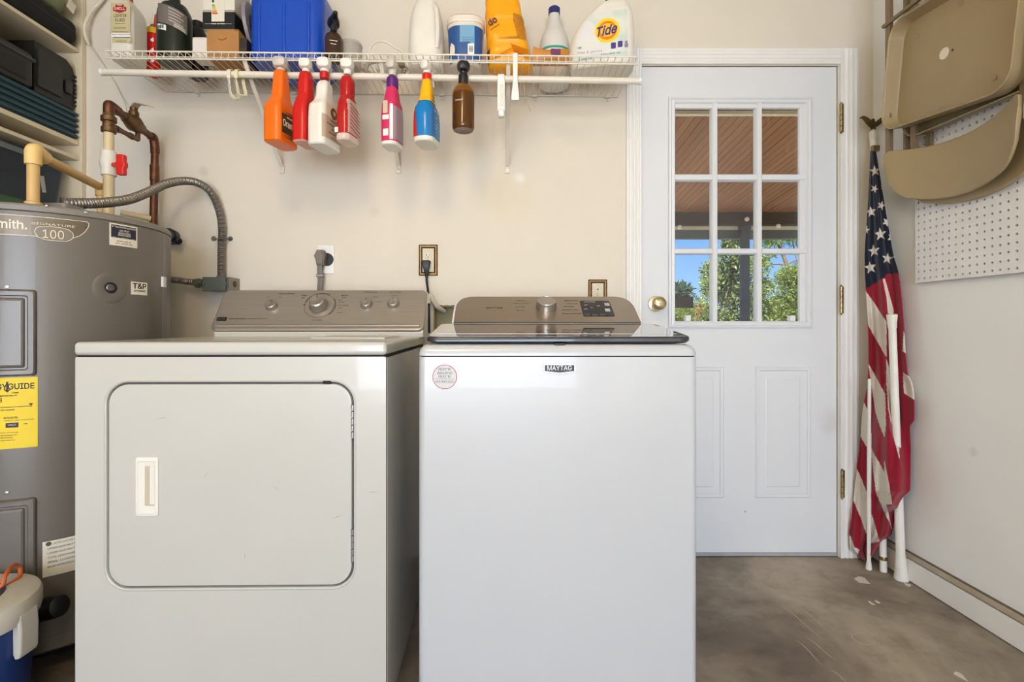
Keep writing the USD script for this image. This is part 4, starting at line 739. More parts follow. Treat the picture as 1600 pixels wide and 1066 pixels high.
# ---------------------------------------------------------------- bottle helpers
def body(secs, rf=.35, n=7, m=40, yaw=0.0, c=(0, 0)):
    """secs: (z, width, depth[, x offset, y offset[, roundness]]) -> smooth closed body."""
    S = np.array([(list(s) + [0, 0, rf][len(s) - 3:]) if len(s) < 6 else list(s) for s in secs], float)
    zz_ = np.unique(np.r_[np.linspace(S[0, 0], S[-1, 0], m), S[:, 0]]); P_ = [PchipInterpolator(S[:, 0], S[:, k])(zz_) for k in range(1, 6)]
    rings = []
    for z, w, d, ox_, oy_, q in zip(zz_, *P_):
        p = rr(w, d, q * min(w, d), n) + (ox_, oy_); rings.append(np.c_[p, np.full(len(p), z)])
    msh = loft(rings)
    if yaw: msh = rot(msh, yaw, (0, 0, 1))
    return mv(msh, c[0], c[1])
def patch(m, cond, h=.0006):
    """A printed label: the part of a body's skin where cond(x, y, z, nx, ny, nz) holds, lifted by h."""
    k = cond(*m.triangles_center.T, *m.face_normals.T); vn = m.vertex_normals; f = m.faces[k]
    return trimesh.Trimesh(*(lambda u, inv: (m.vertices[u] + vn[u] * h, inv.reshape(-1, 3)))(*np.unique(f, return_inverse=True)), process=False)
def sidetxt(s_, h, x, y, z, bold=False, wid=None): return put(text(s_, h, .0004, bold, wid=wid), (x, y, z), (0, 1, 0), (0, 0, 1))
def head(x, y, z, yaw=0, s=1.0, thin=False):
    """Trigger sprayer head; its nozzle looks to the wall, its trigger hangs behind the rod."""
    w = .72 if thin else 1.0; rings = []
    for t, a, b, dz in ((-.026, .020, .016, .010), (-.022, .036, .028, .010), (-.008, .046, .036, .010), (.006, .042, .034, .011), (.024, .026, .018, .017), (.046, .018, .015, .018), (.056, .016, .014, .018), (.058, .011, .010, .018)):
        p = rr(a * w, b, .38 * min(a * w, b), 4); rings.append(np.c_[p[:, 0], np.full(len(p), t), p[:, 1] + dz])
    hd = cat(loft(rings), lathe([(.0115, -.022), (.013, -.010), (.0145, .004), (.010, .014)], 18))
    tg = tube(spline([(0, .026, .010), (0, .034, -.004), (0, .036, -.024), (0, .044, -.044)], 5), 1, 10, flat=(.0065, .003))
    f_ = lambda m: mv(rot(trimesh.Trimesh(m.vertices * s, m.faces, process=False), yaw, (0, 0, 1)), x, y, z)
    return f_(hd), f_(tg)
zB = lambda py: Z(py, 1.785)
NY = -.328
def hung(name, label, cat_, px, secs, mt, headm, rf=.42, collar=None, yaw=-13, hyaw=15, hs=1.0, thin=False, dz=0):
    x = X(px, 1.787); t = Thing(name, label, cat_, (x, NY, zB(secs[0][0])), group='spray bottles hanging on the closet rod')
    S = [(zB(s[0]),) + tuple(s[1:]) for s in secs]; b = body(S, rf, c=(x, NY)); t.turn = (yaw, x, NY)
    t.b = b; t.x = x; t.bod = t.part('bottle', b, mt)
    hz_ = zr(x) + .0125; hd, tg = head(x, NY, hz_, hyaw, hs, thin)
    t.part('spray_head', hd, headm); t.part('trigger', tg, headm)
    if collar is not None: t.part('collar', lathe([(.0135, hz_ - .040), (.0155, hz_ - .039), (.0165, hz_ - .022), (.0150, hz_ - .016)], 22, o=(x, NY, 0)), collar)
    return t
headg = pmat('head_grey', 206, 196, 184, .4); headw = pmat('head_white', 236, 230, 220, .35)
og = pmat('orange_plastic', 244, 112, 14, .32); rd1 = pmat('red_plastic_bottle', 206, 26, 22, .28); wb = pmat('white_bottle', 232, 228, 216, .35); rd2 = pmat('dark_red_gloss', 182, 22, 26, .16)
b1 = hung('spray_bottle', 'orange spray bottle with a grey head hanging leftmost on the rod', 'spray bottle', 439,
    [(228, .058, .108, 0, -.0), (226, .065, .118), (190, .066, .118), (175, .065, .116), (167, .060, .104), (155, .046, .066), (140, .044, .054), (120, .040, .044), (112, .036, .038)], og, headg, rf=.30, hs=1.12)
dkl = pmat('label_dark_olive', 70, 58, 34, .5)
b1.part('label', patch(b1.b, lambda x, y, z, a, b, c: (a > .5) & (abs(z - zB(198)) < .048 - .6 * abs(y - NY - .01)) & (y > NY - .03)), dkl, under=b1.bod)
b1.part('lettering', sidetxt('Orange', .022, b1.x + .0338, NY + .004, zB(197), True, .078), pmat('label_cream', 244, 226, 196, .5), False, under=b1.bod); b1.part('lettering', sidetxt('GREASED', .006, b1.x + .0338, NY + .004, zB(187), True), pmat('label_cream2', 232, 200, 160, .5), False, under=b1.bod)
b2 = hung('spray_bottle', 'red spray bottle with a white head next to the orange one', 'spray bottle', 478,
    [(227, .046, .090), (225, .052, .098), (190, .054, .100), (172, .050, .094), (162, .045, .078), (150, .042, .052), (130, .043, .047), (119, .038, .042), (114, .032, .034)], rd1, headw, rf=.32)
b2.part('label', patch(b2.b, lambda x, y, z, a, b, c: (a > .6) & (z < zB(170)) & (z > zB(220)) & (y > NY - .026)), pmat('label_red_dark', 160, 28, 34, .4), under=b2.bod)
for i in range(6): b2.part('lettering', sidetxt(('CLEANER', 'HEAVY DUTY', 'KITCHEN', 'DEGREASER', 'GREASE', '32 FL OZ')[i], .006, b2.x + .0282, NY + .012, zB(177 + i * 7.5)), pmat(f'label_pink_{i}', 224, 150, 140, .5), False, under=b2.bod)
b2.part('base', patch(b2.b, lambda x, y, z, a, b, c: c < -.5), pmat('base_pink', 226, 170, 156, .5), under=b2.bod)
b3 = hung('spray_bottle', 'white spray bottle with a red collar between two red bottles', 'spray bottle', 507,
    [(233, .062, .116), (231, .067, .124), (195, .067, .124), (172, .064, .116), (162, .050, .080), (152, .044, .060), (137, .044, .052), (131, .037, .041), (128, .03, .03)], wb, headw, rf=.32, collar=pmat('collar_red', 196, 24, 26, .35), hs=1.12, dz=.004)
b3.part('label', patch(b3.b, lambda x, y, z, a, b, c: (a > .6) & (z < zB(188)) & (z > zB(223))), pmat('label_tan', 196, 172, 148, .5), under=b3.bod)
b3.part('label', patch(b3.b, lambda x, y, z, a, b, c: (a > .6) & (z >= zB(188)) & ((y - NY) ** 2 + ((z - zB(186)) * .75) ** 2 < .038 ** 2)), pmat('label_cream3', 226, 212, 184, .5), under=b3.bod)
b3.part('emblem', put(ext(Point(0, 0).buffer(.020).difference(Point(.004, .003).buffer(.009)), .0004), (b3.x + .0343, NY + .004, zB(179)), (0, 1, 0), (0, 0, 1)), pmat('emblem_brown', 132, 84, 36, .5), False, under=b3.bod)
for i in range(5): b3.part('lettering', sidetxt(('FURNITURE', 'CLEANS & PROTECTS', 'WOOD', 'EVERYDAY USE', '24 FL OZ')[i], .006, b3.x + .0343, NY + .004, zB(192 + i * 6.5)), ink_brown, False, under=b3.bod)
b4 = hung('spray_bottle', 'glossy dark red spray bottle with a striped side label', 'spray bottle', 543,
    [(217, .044, .080), (214, .047, .086), (185, .049, .088), (166, .047, .080), (158, .045, .068), (152, .040, .052), (148, .044, .052), (130, .044, .050), (124, .040, .044), (121, .034, .036)], rd2, headw, hs=1.05, dz=.002)
b4.part('label', patch(b4.b, lambda x, y, z, a, b, c: (a > .6) & (z < zB(160)) & (z > zB(212)) & (y > NY - .034)), pmat('label_rose', 206, 168, 156, .4), under=b4.bod)
for i in range(7):
    z_ = zB(170 + i * 6); b4.part('label_stripe', put(mv(rot(plate(.070, .003, .0004, .0005, .0001, 2), -14, (0, 0, 1)), 0, 0, 0), (b4.x + .0253, NY + .008, z_), (0, 1, 0), (0, 0, 1)), pmat(f'label_stripe_{i}', 150, 60, 56, .4), under=b4.bod)
b4.part('base', body([(zB(224), .047, .084), (zB(222), .053, .092), (zB(214), .049, .088)], .42, m=6, c=(b4.x, NY)), pmat('base_clear', 222, 200, 186, .3), under=b4.bod)
b4.part('price_tag', put(plate(.014, .018, .0006, .001, .0002, 2), (b4.x - .016, NY - .0455, zB(209))), white_p, under=b4.bod)
pk = pmat('pink_plastic', 214, 44, 96, .3)
b5 = hung('spray_bottle', 'pink spray bottle with a purple collar hanging alone mid rod', 'spray bottle', 613,
    [(226, .058, .086), (190, .060, .088), (166, .056, .082), (158, .046, .064), (146, .041, .050), (140, .037, .042), (130, .03, .03)], pk, headg, thin=True, hyaw=4, hs=1.1)
b5.part('base', body([(zB(232), .050, .078), (zB(230), .058, .088), (zB(226), .060, .089)], .42, m=6, c=(b5.x, NY)), wb, under=b5.bod)
b5.part('collar', lathe([(.0165, zB(141)), (.0205, zB(139)), (.0205, zB(124)), (.0185, zB(122))], 24, o=(b5.x, NY, 0)), pmat('purple_collar', 92, 22, 112, .35))
fx = lambda m, dx, z_, dy_=-.0452: put(m, (b5.x + dx, NY + dy_, z_))
b5.part('label', fx(plate(.018, .044, .0005, .004, .0002), -.006, zB(174), -.0435), pmat('label_buff', 206, 190, 158, .5), under=b5.bod)
for q, (dz_, w_, h_) in enumerate(((190, .024, .016), (198, .020, .006), (213, .020, .024))): b5.part('label', fx(plate(w_, h_, .0005, .002, .0002), -.004, zB(dz_), -.0440), ink_white if q != 1 else pk, under=b5.bod)
b5.part('label', patch(b5.b, lambda x, y, z, a, b, c: (a > .55) & (z < zB(172)) & (z > zB(224))), pmat('label_mauve', 168, 140, 146, .35), under=b5.bod)
b5.part('label_border', patch(b5.b, lambda x, y, z, a, b, c: (a > .3) & (a <= .62) & (z < zB(170)) & (z > zB(224)) & (b < 0)), ink_white, under=b5.bod)
bl = pmat('blue_bottle', 0, 122, 190, .18); yb = pmat('yellow_shoulder', 246, 184, 14, .3)
b6 = hung('spray_bottle', 'blue spray bottle with a yellow neck and red side stripe', 'spray bottle', 667,
    [(220, .072, .108), (205, .074, .112), (185, .072, .110), (172, .064, .096), (162, .048, .072), (150, .041, .052), (139, .038, .042), (134, .034, .036), (124, .026, .026)], bl, headw, collar=pmat('collar_red2', 214, 30, 24, .3), thin=True, hyaw=-8)
b6.part('base', body([(zB(227), .066, .104), (zB(225), .072, .110), (zB(220), .074, .111)], .42, m=6, c=(b6.x, NY)), wb, under=b6.bod)
b6.part('shoulder', patch(b6.b, lambda x, y, z, a, b, c: z > zB(163), .0012), yb, under=b6.bod)
zz6 = (zB(168), zB(220))
b6.part('stripe', patch(body([(zB(220.2), .0725, .1085), (zB(205), .0745, .1125), (zB(185), .0725, .1105), (zB(172), .0645, .0965), (zB(166), .0530, .0800)], .42, n=14, m=70, c=(b6.x, NY)), lambda x, y, z, a, b, c: (x - b6.x < -.014 - .014 * ((z - zz6[1]) / (zz6[0] - zz6[1])) ** 1.5) & (a > -.93) & (b < .2) & (z < zB(169)), .0005), pmat('stripe_red', 214, 34, 22, .25), under=b6.bod)
b6.part('label', patch(b6.b, lambda x, y, z, a, b, c: (a > .7) & (z < zB(172)) & (z > zB(220))), pmat('label_blue', 50, 116, 176, .35), under=b6.bod)
for i in range(8): b6.part('lettering', sidetxt(('MULTI SURFACE', 'CLEANER', 'KILLS 99.9%', 'OF GERMS', 'DISINFECTS', 'DIRECTIONS', 'CAUTION', '32 FL OZ')[i], .0048, b6.x + .0378, NY + .004, zB(178 + i * 5.2)), pmat(f'label_pale_{i}', 150, 190, 214, .5), False, under=b6.bod)
for i, s_ in enumerate(('OXI', 'PLUS', '3 IN 1')): b6.part('lettering', mv(sidetxt(s_, .007, b6.x + .0240 - .002 * (2 - i), NY + .004, zB(146 + i * 6), True), 0, 0, 0), ink, False, under=b6.bod)
amber = mat('amber_glass', srgb(170, 112, 34), .06, trans=.85, ior=1.45); soap = None
xa = X(724, 1.787)
b7 = Thing('spray_bottle', 'round amber glass spray bottle hanging at the right end of the row', 'spray bottle', (xa, NY, zB(204)), group='spray bottles hanging on the closet rod')
b7.bod = b7.part('bottle', lathe([(.001, zB(203)), (.034, zB(204)), (.0385, zB(201)), (.0392, zB(196)), (.0392, zB(152)), (.037, zB(143)), (.029, zB(136)), (.017, zB(132)), (.014, zB(128)), (.014, zB(124)), (.001, zB(124))], 48, o=(xa, NY, 0)), amber)
b7.part('liquid', lathe([(.001, zB(201.5)), (.030, zB(202)), (.0345, zB(199)), (.0345, zB(147)), (.001, zB(147))], 40, o=(xa, NY, 0)), mat('amber_liquid', srgb(124, 84, 24), .1, var=.05))
hd, tg = head(xa, NY, zr(xa) + .0125, 10, 1.0); b7.part('spray_head', hd, black_p); b7.part('trigger', tg, black_p); b7.part('collar', lathe([(.0165, zB(133)), (.0175, zB(131)), (.0175, zB(119)), (.014, zB(116))], 24, o=(xa, NY, 0)), black_p)
b7.part('lettering', put(text('CLEANER', .0045, .0004), (xa - .012, NY - .0386, zB(163)), (1, -.32, 0)), ink_white, False, under=b7.bod)

# ---------------------------------------------------------------- things standing on the wire shelf
def std(px, d): x = X(px, d); return x, d - CD, zd(x) + .0016
cw = lambda p0, p1, d: X(p1, d) - X(p0, d)
# lighter fluid jug
jugw = pmat('jug_white', 226, 220, 206, .36); x, y, z = std(197, 1.895)
x = -1.394; j = Thing('lighter_fluid_jug', 'white jug with a tan lighter fluid label at the shelf left end', 'jug', (x, y, z))
jb_ = body([(z, .078, .084), (z + .006, .084, .092), (z + .03, .086, .096), (z + .14, .086, .096), (z + .175, .082, .092), (z + .205, .068, .08, -.004), (z + .228, .046, .05, -.010), (z + .236, .036, .036, -.010)], .22, c=(x, y)); j.bod = j.part('jug', jb_, jugw)
j.part('cap', lathe([(.020, z + .234), (.021, z + .236), (.021, z + .258), (.018, z + .26)], 24, o=(x - .010, y, 0)), pmat('cap_red', 190, 30, 30, .4))
jl = lambda m, px, py: put(m, (X(px, 1.846), y - .0495, Z(py, 1.846)))
tanl = pmat('label_sage', 198, 186, 142, .5)
l_ = j.part('label', jl(plate(.070, .112, .0006, .003, .0002), 188.5, 28), tanl, under=None); l2 = j.part('label', jl(plate(.068, .018, .0006, .003, .0002), 190, 63), tanl); l3 = j.part('label', jl(plate(.070, .016, .0005, .003, .0002), 189, 55), ink_white)
j.part('emblem', mv(jl(ext(Polygon([(-.024, .004), (-.016, .006), (-.014, .014), (.014, .014), (.016, .006), (.024, .004), (.024, -.008), (0, -.017), (-.024, -.008)]), .0006), 187.5, 13.5), 0, -.0006, 0), pmat('emblem_red', 166, 34, 30, .5), False, under=l_)
for s_, px, py, h, w_, mt in (('GRILL', 187.5, 13.8, .009, .040, ink_white), ('KING', 187.5, 8.3, .004, .016, ink_white), ('LIGHTER', 188, 24.5, .011, .046, ink), ('FLUID', 188, 31.5, .011, .034, ink), ('CHARCOAL STARTER', 188, 37, .003, .036, ink_brown), ('EASY POUR SPOUT', 188, 44, .0045, .044, ink_brown), ('DANGER COMBUSTIBLE', 188, 50, .003, .06, ink_brown), ('KEEP OUT OF REACH OF CHILDREN', 190, 54.2, .003, .066, ink_grey), ('HARMFUL OR FATAL IF SWALLOWED', 190, 58.6, .003, .06, ink_grey), ('32 FL OZ (1 QT)', 190, 64.5, .004, .04, ink_brown)):
    j.part('lettering', mv(jl(text(s_, h, .0004, wid=w_), px, py), 0, -.0012 if mt is ink_white else -.0007, 0), mt, False, under=l_)
# red can
x, y, z = X(240, 1.985), 1.985 - CD, zd(-1.37) + .0016; rc = Thing('spray_can', 'slim red can with a yellow collar behind the dark canister', 'can', (x, y, z))
rc.bod = rc.part('can', lathe([(.020, z), (.024, z + .003), (.024, z + .155), (.021, z + .162)], 28, o=(x, y, 0)), pmat('can_red', 206, 24, 20, .3)); rc.part('collar', lathe([(.0245, z + .160), (.0255, z + .162), (.0255, z + .176), (.022, z + .184), (.012, z + .186)], 28, o=(x, y, 0)), pmat('can_yellow', 222, 176, 30, .4))
rc.part('valve', lathe([(.012, z + .185), (.013, z + .19), (.010, z + .20), (.004, z + .203)], 16, o=(x, y, 0)), cond); rc.part('straw', rod((x + .012, y - .012, z + .186), (x + .016, y - .010, z + .235), .004, 8), pmat('straw_red', 200, 30, 40, .4))
for dz_ in (.05, .09, .13): rc.part('flame_mark', mv(put(ext(Point(0, 0).buffer(.006).union(Polygon([(-.006, 0), (.006, 0), (.003, .012)])), .0006), (x + .010, y - .0222, z + dz_), (1, .45, 0)), 0, 0, 0), ink_white, False, under=rc.bod)
# dark canister
x, y, z = X(273, 1.895), 1.895 - CD, zd(-1.22) + .0016; dc = Thing('fuel_canister', 'dark green canister with a grey printed label and barcode', 'canister', (x, y, z))
dcm = pmat('canister_green', 26, 34, 26, .28)
dp = lathe([(.050, z), (.055, z + .004), (.056, z + .02), (.058, z + .025), (.058, z + .165), (.055, z + .19), (.042, z + .215), (.02, z + .225), (.018, z + .25), (.001, z + .25)], 56, o=(x, y, 0)); dc.bod = dc.part('canister', dp, dcm)
def cyl_label(w_deg0, w_deg1, z0, z1, tilt, r=.0584, n=24):
    a = np.radians(np.linspace(w_deg0, w_deg1, n)); out = []
    for q in a: sh = tilt * (q - a.mean()); out.append([(x + rr_ * math.cos(q), y + rr_ * math.sin(q), zz_ + sh) for rr_, zz_ in ((r, z0), (r + .0005, z0), (r + .0005, z1), (r, z1))])
    return loft(out)
la = dc.part('label', cyl_label(-118, -15, z + .115, z + .185, -.016), pmat('label_grey', 112, 104, 96, .5)); dc.part('label', cyl_label(-118, -84, z + .1, z + .120, -.016, .0588), ink_white)
dc.part('barcode', cat(*[cyl_label(-116 + i * 2.6, -116 + i * 2.6 + (1.5 if i % 3 else .8), z + .104, z + .117, 0, .0594, 3) for i in range(10)]), ink, False)
for k in range(5): dc.part('lettering', cyl_label(-76, -30 - 8 * (k % 2), z + .128 + k * .011, z + .131 + k * .011, -.016, .0590), pmat(f'label_line_{k}', 190, 182, 170, .5), under=la)
dc.part('label', cyl_label(-60, -22, z + .108, z + .122, -.016, .0588), pmat('label_pale_grey', 176, 168, 156, .5))
# dark jar behind, small white box
x, y, z = X(309, 2.0), 2.0 - CD, zd(-1.19) + .0016; dj = Thing('dark_jar', 'black jar with a brown label half hidden behind the white box', 'jar', (x, y, z))
dj.part('jar', lathe([(.030, z), (.036, z + .004), (.037, z + .14), (.033, z + .17), (.022, z + .195), (.020, z + .2)], 36, o=(x, y, 0)), black_p); dj.part('cap', lathe([(.021, z + .2), (.022, z + .202), (.022, z + .22), (.019, z + .222)], 24, o=(x, y, 0)), black_p)
dj.part('label', lathe([(.0374, z + .05), (.0376, z + .05), (.0376, z + .115), (.0374, z + .115)], 36, o=(x, y, 0)), pmat('jar_label', 84, 66, 56, .5, var=.5, scale=60))
x0, x1 = X(300.5, 1.845), X(323, 1.845); z = zd(x0) + .0016
wbx = Thing('small_box', 'small plain white box in front of the black jar', 'box', ((x0 + x1) / 2, 1.87 - CD, z)); wbx.part('carton', rbox(x0, x1, 1.845 - CD, 1.90 - CD, z, z + .075, .0015), pmat('box_white', 224, 216, 206, .6)); wbx.part('flap', box(x0 + .0015, x1 - .0015, 1.844 - CD, 1.90 - CD, z + .075, z + .0762), pmat('box_flap', 206, 198, 188, .6), False)
# cardboard box with the black and white box on it
kraft = pmat('cardboard', 176, 126, 70, .8, var=.08, scale=25); x0, x1 = X(322, 1.845) + .002, X(373, 1.845); z = zd(x0) + .0016; zt_ = Z(46, 1.845)
kb2 = Thing('cardboard_box', 'brown cardboard box with a smile printed on its front', 'box', ((x0 + x1) / 2, 1.9 - CD, z)); kb_b = kb2.part('carton', rbox(x0, x1, 1.845 - CD, 1.98 - CD, z, zt_, .0015), kraft)
kb2.part('tape', box(x1 - .016, x1 - .002, 1.8444 - CD, 1.9 - CD, zt_ - .006, zt_ + .0004), pmat('tape_brown', 142, 98, 52, .4), False); t_ = np.radians(np.linspace(205, 335, 16)); sm = Polygon(np.vstack([np.c_[np.cos(t_) * .016, np.sin(t_) * .012], np.c_[np.cos(t_) * .0145, np.sin(t_) * .0085][::-1]]))
kb2.part('smile_print', cat(put(ext(sm, .0004), ((x0 + x1) / 2 - .002, 1.845 - CD, Z(58, 1.845))), put(ext(Polygon([(.010, -.004), (.017, -.002), (.0155, -.009)]), .0004), ((x0 + x1) / 2 - .002, 1.845 - CD, Z(58, 1.845)))), pmat('smile_ink', 120, 78, 40, .7), False, under=kb_b)
x0, x1 = X(317, 1.845), X(366.5, 1.845); zb_ = zt_ + .0006
bb2 = Thing('product_box', 'black and white carton with a colour energy label on the cardboard box', 'box', ((x0 + x1) / 2, 1.9 - CD, zb_)); bb_b = bb2.part('carton', rbox(x0, x1, 1.845 - CD, 1.96 - CD, zb_, zb_ + .21, .0012), pmat('carton_white', 226, 220, 204, .5))
zk = Z(19, 1.845); bb2.part('black_panel', box(x0 - .0004, x1 + .0004, 1.8445 - CD, 1.9604 - CD, zb_ + .0004, zk), pmat('carton_black', 26, 28, 26, .4), False); bb2.part('grey_band', box(x0 - .0003, x1 + .0003, 1.8446 - CD, 1.9603 - CD, zk, zk + .008), pmat('carton_grey', 168, 160, 146, .5), False)
el = put(plate(.047, .082, .0006, .001, .0002, 2), (X(340.5, 1.844), 1.8444 - CD, Z(16, 1.844))); e_p = bb2.part('energy_label', el, paper, under=bb_b)
for i, c_ in enumerate(((90, 150, 60), (150, 180, 60), (216, 200, 70), (226, 170, 60), (214, 120, 50), (204, 90, 40))): bb2.part('label_bar', put(ext(Polygon([(0, 0), (.008 + .0022 * i, 0), (.0105 + .0022 * i, .0022), (.008 + .0022 * i, .0044), (0, .0044)]), .0004), (X(331.5, 1.844), 1.8437 - CD, Z(9 + i * 2.6, 1.844))), pmat(f'energy_bar_{i}', *c_, .5), False, under=bb_b)
bb2.part('arrow', put(ext(Polygon([(-.004, .006), (.004, .006), (.004, .002), (0, -.004), (-.004, .002)]), .0004), (X(333, 1.844), 1.8437 - CD, Z(3, 1.844))), ink, False, under=bb_b)
bb2.part('lettering', cat(put(text('MADE IN CHINA', .0045, .0004, True), (X(341, 1.844), 1.8443 - CD, Z(37, 1.844))), *[put(mv(box(-.012, .012, -.0004, .0004, 0, .0003), 0, 0, 0), (X(px, 1.844), 1.8443 - CD, Z(37, 1.844))) for px in (325, 357)]), ink_white, False, under=bb_b)
x0, x1 = X(374.5, 1.85), X(385.5, 1.85); z = zd(x0) + .0016
kx = Thing('black_carton', 'small black carton under the tape roll beside the blue can', 'box', ((x0 + x1) / 2, 1.90 - CD, z)); kx.part('carton', rbox(x0, x1, 1.85 - CD, 1.96 - CD, z, z + .078, .001), pmat('carton_dark', 44, 34, 30, .5)); kx.part('seam', box(x0 + .001, x1 - .001, 1.8494 - CD, 1.85 - CD, z + .037, z + .039), pmat('carton_seam', 90, 74, 60, .5), False)
tr_o = np.array([X(386.5, 1.845) - .025, 1.925 - CD, z + .079 + .083]); ta = np.array([.985, .13, .08])
trl = Thing('tape_roll', 'roll of grey tape with a brown core standing by the blue can', 'tape roll', tr_o - (0, 0, .082)); trl.part('tape', lathe([(.040, 0), (.082, 0), (.082, .012), (.040, .012), (.040, 0)], 48, axis=ta, o=tr_o - ta * .006), pmat('tape_grey', 142, 134, 138, .4, var=.1, scale=40)); trl.part('core', lathe([(.001, 0.001), (.041, .001), (.041, .011), (.001, .011)], 36, axis=ta, o=tr_o - ta * .006), pmat('core_brown', 138, 84, 40, .7))
# blue can
bluem = pmat('blue_can', 18, 74, 182, .3, var=.05); x0, x1 = X(386.5, 1.845), X(500, 1.845); z = zd(-.8) + .0016
bc = Thing('blue_jerry_can', 'large blue plastic jerry can near the left of the wire shelf', 'jerry can', ((x0 + x1) / 2, 1.95 - CD, z))
bcb = body([(z, .255, .19), (z + .008, .270, .206), (z + .03, .272, .210), (z + .22, .272, .210), (z + .262, .262, .20), (z + .29, .222, .17), (z + .30, .19, .14)], .22, n=9, c=((x0 + x1) / 2, 1.952 - CD)); bc.part('can', bcb, bluem)
bc.part('rib', cat(*[body([(z + .03, .010, .006), (z + .04, .012, .010), (z + .20, .012, .010), (z + .21, .010, .006)], .45, m=6, c=((x0 + x1) / 2 + dx, 1.952 - CD - .105)) for dx in (-.09, .0, .09)]), bluem); bc.part('handle', tube(spline([((x0 + x1) / 2 - .07, 1.95 - CD, z + .29), ((x0 + x1) / 2 - .06, 1.95 - CD, z + .335), ((x0 + x1) / 2 + .06, 1.95 - CD, z + .335), ((x0 + x1) / 2 + .07, 1.95 - CD, z + .29)], 6), .013, 12), bluem); bc.part('cap', lathe([(.028, z + .29), (.03, z + .30), (.03, z + .32), (.026, z + .322)], 20, o=((x0 + x1) / 2 + .0, 1.90 - CD, 0)), black_p)
# brown spray bottle on the shelf
x, y, z = X(520, 1.845), 1.855 - CD, zd(-.61) + .0016
bs = Thing('brown_spray_bottle', 'small brown spray bottle standing on the shelf beside the blue can', 'spray bottle', (x, y, z))
bs.bod = bs.part('bottle', lathe([(.026, z), (.0295, z + .003), (.030, z + .008), (.030, z + .082), (.027, z + .092), (.016, z + .102), (.013, z + .106)], 36, o=(x, y, 0)), mat('brown_bottle', srgb(62, 38, 22), .15, var=.05))
hd, tg = head(x, y, z + .132, 205, .95); bs.part('spray_head', hd, black_p); bs.part('trigger', mv(tg, 0, 0, .0), black_p)
for q, w_ in ((.060, .028), (.048, .019)): bs.part('lettering', put(plate(w_, .0025, .0003, .0005, .0001, 2), (x + .009, y - .0292, z + q), (1, .32, 0)), ink_white, under=bs.bod)
# clear cup
clear = usdkit.material(stage, '/World/Looks/clear_plastic', {'f': ('fresnel', {'IOR': 1.4}), 't': ('transparent_bsdf', {'color': (.88, .86, .84)}), 'd': ('principled_bsdf', {'base_color': srgb(214, 208, 198), 'roughness': .25}), 'x': ('mix_closure', {'fac': .38})}, [('t.BSDF', 'x.closure1'), ('d.BSDF', 'x.closure2')], surface='x.closure')
x, y, z = X(548.5, 1.91), 1.91 - CD, zd(-.57) + .0016; cu = Thing('clear_tub', 'clear plastic tub with a rounded lid beside the brown bottle', 'tub', (x, y, z)); cu.part('tub', lathe([(.001, z + .001), (.036, z), (.038, z + .004), (.041, z + .085), (.0385, z + .085), (.0355, z + .006), (.001, z + .004)], 40, o=(x, y, 0)), clear); cu.part('lid', lathe([(.042, z + .083), (.0425, z + .086), (.040, z + .094), (.030, z + .099), (.001, z + .100)], 40, o=(x, y, 0)), clear)
# cables
cabw = pmat('cable_white', 226, 218, 204, .45)
x, y = X(600, 1.92), 1.92 - CD; z = zd(x) + .006
cb = Thing('white_cable', 'tangled white cable lying on the shelf beside the white jug', 'cable', (x, y, z))
cb.part('cord', tube(spline([W(576, 97, 1.90) * (1, 1, 0) + (0, 0, z), W(577, 80, 1.90), W(586, 67, 1.91), W(600, 65, 1.92), W(616, 74, 1.93), W(630, 84, 1.94), W(640, 92, 1.95) * (1, 1, 0) + (0, 0, z)], 8), .0036, 8), cabw)
pl_ = []
for i in range(26):
    a_ = i * 1.05; pl_.append((x + (.075 + .012 * math.sin(i * 2.3)) * math.cos(a_), y + .012 + (.060 + .012 * math.cos(i * 1.7)) * math.sin(a_), z + .0012 + .0022 * (i % 7)))
cb.part('coil', tube(spline(pl_, 5), .0032, 6), cabw); cb.part('power_brick', rbox(x - .03, x + .03, y - .01, y + .035, z - .004, z + .018, .005), white_p); cb.part('plug', rbox(x + .05, x + .085, y - .04, y - .015, z - .004, z + .012, .004), pmat('plug_grey', 120, 108, 96, .5))
# white jug
x, y, z = X(667, 1.94), 1.94 - CD, zd(-.28) + .0016; wj = Thing('white_jug', 'tall plain white jug in the middle of the wire shelf', 'jug', (x, y, z))
wj.part('jug', body([(z, .115, .115), (z + .006, .130, .130), (z + .05, .132, .132), (z + .17, .124, .124), (z + .23, .104, .104), (z + .27, .070, .07), (z + .285, .04, .04)], .36, c=(x, y), n=8), pmat('jug_milk', 232, 226, 214, .4)); wj.part('cap', lathe([(.021, z + .284), (.022, z + .286), (.022, z + .305), (.019, z + .306)], 20, o=(x, y, 0)), white_p)
wj.part('handle', tube(spline([(x + .035, y - .045, z + .225), (x + .045, y - .066, z + .20), (x + .050, y - .070, z + .12), (x + .045, y - .055, z + .07)], 6), .009, 10), pmat('jug_milk2', 228, 222, 210, .4))
